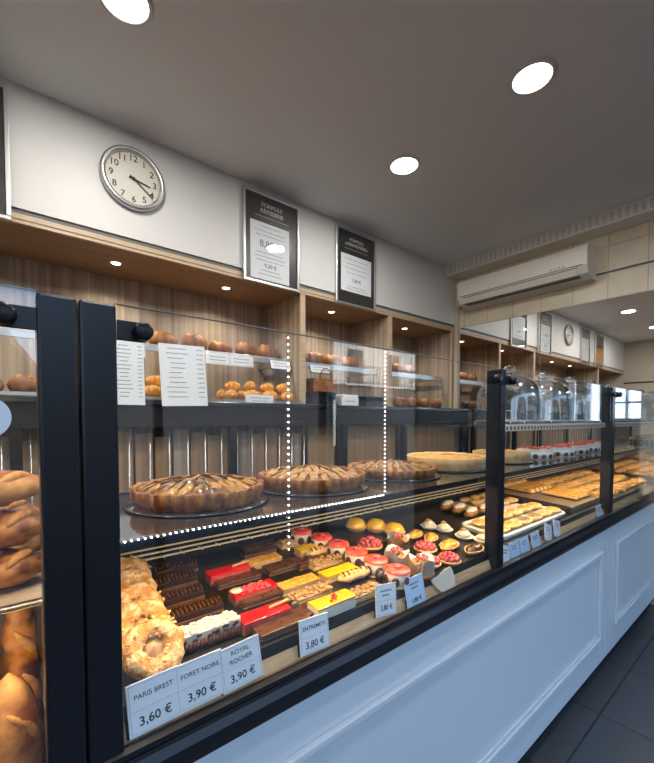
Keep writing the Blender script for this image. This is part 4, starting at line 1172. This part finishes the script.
# ------------------------------------------------------------------ middle module: toasts on a tray, bars on a board
TY0,TY1,TX0,TX1=.672,.860,1.375,1.985
tray=thing('porcelain_tray','white porcelain tray full of toasts in the middle module','tray',((TX0+TX1)/2,(TY0+TY1)/2,deckz((TY0+TY1)/2)+.002)); tray.rotation_euler=(TILT,0,0)
def rounded(w,d,r,n=6):
    pts=[]
    for cx_,cy_,a0 in ((w-r,d-r,0),(-w+r,d-r,PI/2),(-w+r,-d+r,PI),(w-r,-d+r,1.5*PI)):
        for k in range(n+1):
            a=a0+PI/2*k/n; pts.append((cx_+r*math.cos(a),cy_+r*math.sin(a)))
    return pts
bm=BM(); extrude_poly(bm,rounded((TX1-TX0)/2-.006,(TY1-TY0)/2-.006,.03),0,.006); obj('base',bm,M_trayw,tray)
bm=BM(); tube(bm,[(x,y,.012) for x,y in rounded((TX1-TX0)/2-.008,(TY1-TY0)/2-.008,.03)],.008,8,closed=True); obj('rim',bm,M_trayw,tray,True)
def toast(label,top,name):
    t=thing(name,label,'toast',(0,0,0))
    bm=loaf_bm(.138,.040,.22,2,taper=.35,amp=.003); obj('bread_slice',bm,M_toast,t,True)
    bm=BM(); ball(bm,(0,0,.0165),1,(.054,.030,.006),3); rough(bm,.006,90,4); obj('topping',bm,top,t,True)
    return t
tk_=[toast('x',M_toast,'plain_toast'),toast('x',M_tapen,'mushroom_toast'),toast('x',M_cheese,'cheese_toast')]
for q in tk_: deckit(q)
rowsn=['front','second','third','back']
lay=[[2,1,1,0],[1,0,0,2],[0,0,2,2],[2,2,0,2]]
lay=[[2,2,1,1,0,2],[2,1,0,0,2,2],[0,0,0,2,2,2],[2,2,0,0,2,2]]
kn=['plain golden toast','dark mushroom toast','orange cheese toast']
tray2=thing('parchment_sheet','crumpled pale parchment with golden toasts behind the porcelain tray','parchment',(1.85,.99,deckz(.99)+.002)); tray2.rotation_euler=(TILT,0,0)
bm=BM(); subdiv_box(bm,-.135,.135,-.105,.105,0,.002,.015,0); rough(bm,.0015,40); obj('sheet',bm,M_card,tray2)
for j,y in enumerate((.715,.800,.925,1.005,1.065)):
    n=6 if j<2 else 3
    for i in range(n):
        x=(1.437 if j<2 else 1.765)+.097*i+.006*(j%2); k=lay[j][i] if j<4 else 2
        where=f'in the {("front","back")[j]} row of the porcelain tray' if j<2 else f'in the {("front","middle","back")[j-2]} row on the parchment'
        place(tk_[k],(x,y,deckz(y)+(.0185 if j<2 else .0115)),.22+random.uniform(-.06,.06),f'{kn[k]}, {ords[i]} from the left {where}',scale=(.70,.82,.9) if j<4 else (.62,.62,.7))
board=thing('serving_board','brown board with orange pastry bars, right of the toast tray','board',(2.21,.90,deckz(.90)+.002)); board.rotation_euler=(TILT,0,0)
bm=BM(); box(bm,-.19,.195,-.225,.215,0,.028,.002); obj('board',bm,M_board,board)
bm=BM(); box(bm,-.198,-.1905,-.225,.215,0,.034,.001); obj('side_edge',bm,M_blackg,board)
def pbar(label):
    t=thing('pastry_bar',label,'pastry',(0,0,0),0,'orange pastry bars on the brown board')
    bm=BM(); subdiv_box(bm,-.020,.020,-.085,.085,0,.014,.012,.004); rough(bm,.003,60); obj('puff_base',bm,M_crustp,t,True)
    bm=BM(); subdiv_box(bm,-.015,.015,-.080,.080,.013,.020,.010,.003); rough(bm,.004,90,2); obj('orange_topping',bm,M_cheese,t,True)
    return t
pb=pbar('x'); deckit(pb)
for j,y in enumerate((.79,.985)):
    for i in range(7):
        x=2.06+.052*i
        if i<(3 if j==0 else 2): continue
        place(pb,(x,y,deckz(y)+.035),random.uniform(-.06,.06),f'orange pastry bar, {ords[i]} from the left in the {("front","back")[j]} row on the brown board')
pz=thing('flat_bread','large pale flat bread at the back of the middle module','bread',(2.20,1.065,deckz(1.065)+.042))
bm=BM(); subdiv_box(bm,-.19,.19,-.035,.035,0,.018,.02,.006); rough(bm,.006,30); obj('crumb',bm,M_crustp,pz,True)
# golden pastries of the far module
def gp(label):
    t=thing('golden_pastry',label,'pastry',(0,0,0),0,'golden pastries in the far module')
    bm=BM(); subdiv_box(bm,-.055,.055,-.042,.042,0,.020,.012,.006); rough(bm,.006,50,6); 
    for v in bm.verts: v.co.z=max(v.co.z,0)
    obj('puff_base',bm,M_crustp,t,True)
    bm=BM(); ball(bm,(0,0,.022),1,(.045,.034,.012),3); rough(bm,.012,70,3); obj('golden_topping',bm,M_cheese,t,True)
    return t
g0=gp('x'); deckit(g0)
for j,y in enumerate((.72,.83,.94,1.05)):
    for i in range(8):
        x=2.53+.128*i; place(g0,(x,y,deckz(y)+.002),random.uniform(-.3,.3),f'golden puff pastry, {ords[i]} from the left in the {rowsn[j]} row of the mirror-end module',scale=1+.1*random.uniform(-1,1))
# ------------------------------------------------------------------ cloches on the top glass shelf
def cloche(label):
    t=thing('glass_cloche',label,'cloche',(0,0,0),0,'glass cloches on the top glass shelf')
    bm=BM(); lathe(bm,[(.145,.0),(.150,.005),(.150,.010),(.143,.012)],48); obj('glass_plate',bm,M_jar,t,True)
    prof=[(.136,.012),(.137,.10),(.132,.140),(.115,.175),(.085,.202),(.045,.216),(.012,.220)]
    inner=[(r-.003,z-.003) for r,z in prof[1:]][::-1]+[(.133,.012)]
    bm=BM(); lathe(bm,prof+inner,48,caps=False); obj('dome',bm,M_jar,t,True)
    bm=BM(); lathe(bm,[(.010,.218),(.011,.226),(.022,.234),(.026,.246),(.020,.258),(.001,.263)],24,caps=False); obj('knob',bm,M_knob,t,True)
    bm=BM(); lathe(bm,[(.137,.012),(.139,.015),(.137,.018)],48,caps=False); obj('rim',bm,M_chrome,t,True)
    return t
cl0=cloche('x')
for i,x in enumerate((1.745,2.105,2.465,2.825,3.185)):
    y=.84
    place(cl0,(x,y,1.327),0,f'glass cloche with a ball knob, {ords[i]} from the slim black post')
# ------------------------------------------------------------------ street outside
sbox('street', M_street, -60,120,-60,YF-.13,-.16,-.06)
sbox('pavement', M_street, XR+.13,120,-1.45,30,-.16,-.06)
def building(x0,x1,y,h,m,lab,floors,nw,d=8,balc=False,shop=True):
    t=thing('street_building',lab,'building',((x0+x1)/2,y,-.06)); w=(x1-x0)/2
    bm=BM(); box(bm,-w,w,-d,0,0,h); obj('facade',bm,m,t)
    if shop:
        bm=BM(); box(bm,-w+.2,w-.2,0,.08,.0,2.6); obj('shop_front',bm,M_rail,t)
    for f in range(floors):
        for k in range(nw):
            xx=-w+2*w*(k+.5)/nw; z=3.3+3.0*f
            if z+1.9>h: continue
            bm=BM(); box(bm,xx-.55,xx+.55,0,.03,z,z+1.8); obj('window',bm,M_win,t)
        if balc and 3.1+3*f<h:
            bm=BM(); box(bm,-w,w,0,.9,3.1+3*f,3.2+3*f); obj('balcony',bm,m,t)
            bm=BM()
            for k in range(int(2*w/.25)): box(bm,-w+.25*k,-w+.25*k+.03,.86,.89,3.2+3*f,4.1+3*f)
            box(bm,-w,w,.85,.9,4.1+3*f,4.15+3*f); obj('balcony_rail',bm,M_rail,t)
    return t
building(2.2,12.7,-14,6.4,M_fac1,'tall stone building with shade put into its dark colour across the street, reflected in the glass',3,5)
building(12.9,25,-14,6.6,M_fac2,'white building with balconies across the street, reflected in the glass',2,4,balc=True)
building(26,46,-14,6.4,M_fac1,'long dark building at the far end of the street, reflected only',3,6)
hs=thing('street_building','dark house with a steep roof across the street, reflected in the left glass','building',(-4.2,-14,-.06))
bm=BM(); extrude_poly(bm,[(-5.2,0),(5.2,0),(5.2,2.4),(2.2,6.6),(-2.2,6.6),(-5.2,2.4)],-7,0,plane='XZ'); obj('facade',bm,M_fac1,hs)
bm=BM(); extrude_poly(bm,[(5.2,2.4),(5.5,2.2),(2.35,6.8),(2.2,6.6)],-7,.3,plane='XZ'); obj('roof',bm,M_rail,hs)
for k in range(3):
    bm=BM(); box(bm,-3.3+2.6*k,-2.2+2.6*k,0,.03,1.0,2.4); obj('window',bm,M_win,hs)

# ------------------------------------------------------------------ light and world
w=bpy.data.worlds.new('world'); SC.world=w; w.use_nodes=True
nt=w.node_tree; bgn=nt.nodes['Background']
tcw=nt.nodes.new('ShaderNodeTexCoord'); sx=nt.nodes.new('ShaderNodeSeparateXYZ'); cr=nt.nodes.new('ShaderNodeValToRGB')
nt.links.new(tcw.outputs['Generated'],sx.inputs[0]); nt.links.new(sx.outputs['Z'],cr.inputs[0]); nt.links.new(cr.outputs[0],bgn.inputs[0])
e=cr.color_ramp.elements; e[0].position=0; e[0].color=(1.0,1.25,1.55,1); e[1].position=1; e[1].color=(.20,.40,.80,1)
m_=e.new(.22); m_.color=(.72,1.08,1.6,1)
bgn.inputs[1].default_value=2.0
sl=bpy.data.lights.new('sun','SUN'); sl.energy=12; sl.angle=.01; sl.color=(1,.95,.86)
so=bpy.data.objects.new('sun',sl); COL.objects.link(so); so.rotation_euler=Vector((-.35,-.9,-.75)).to_track_quat('-Z','Y').to_euler()
vs=SC.view_settings; vs.view_transform='Standard'; vs.look='None'; vs.gamma=1; vs.use_curve_mapping=False; vs.exposure=0.62
cy=SC.cycles
cy.max_bounces=14; cy.transparent_max_bounces=40; cy.diffuse_bounces=8; cy.glossy_bounces=5; cy.transmission_bounces=6
cy.use_denoising=True
cy.caustics_reflective=False; cy.caustics_refractive=False
cy.sample_clamp_indirect=6
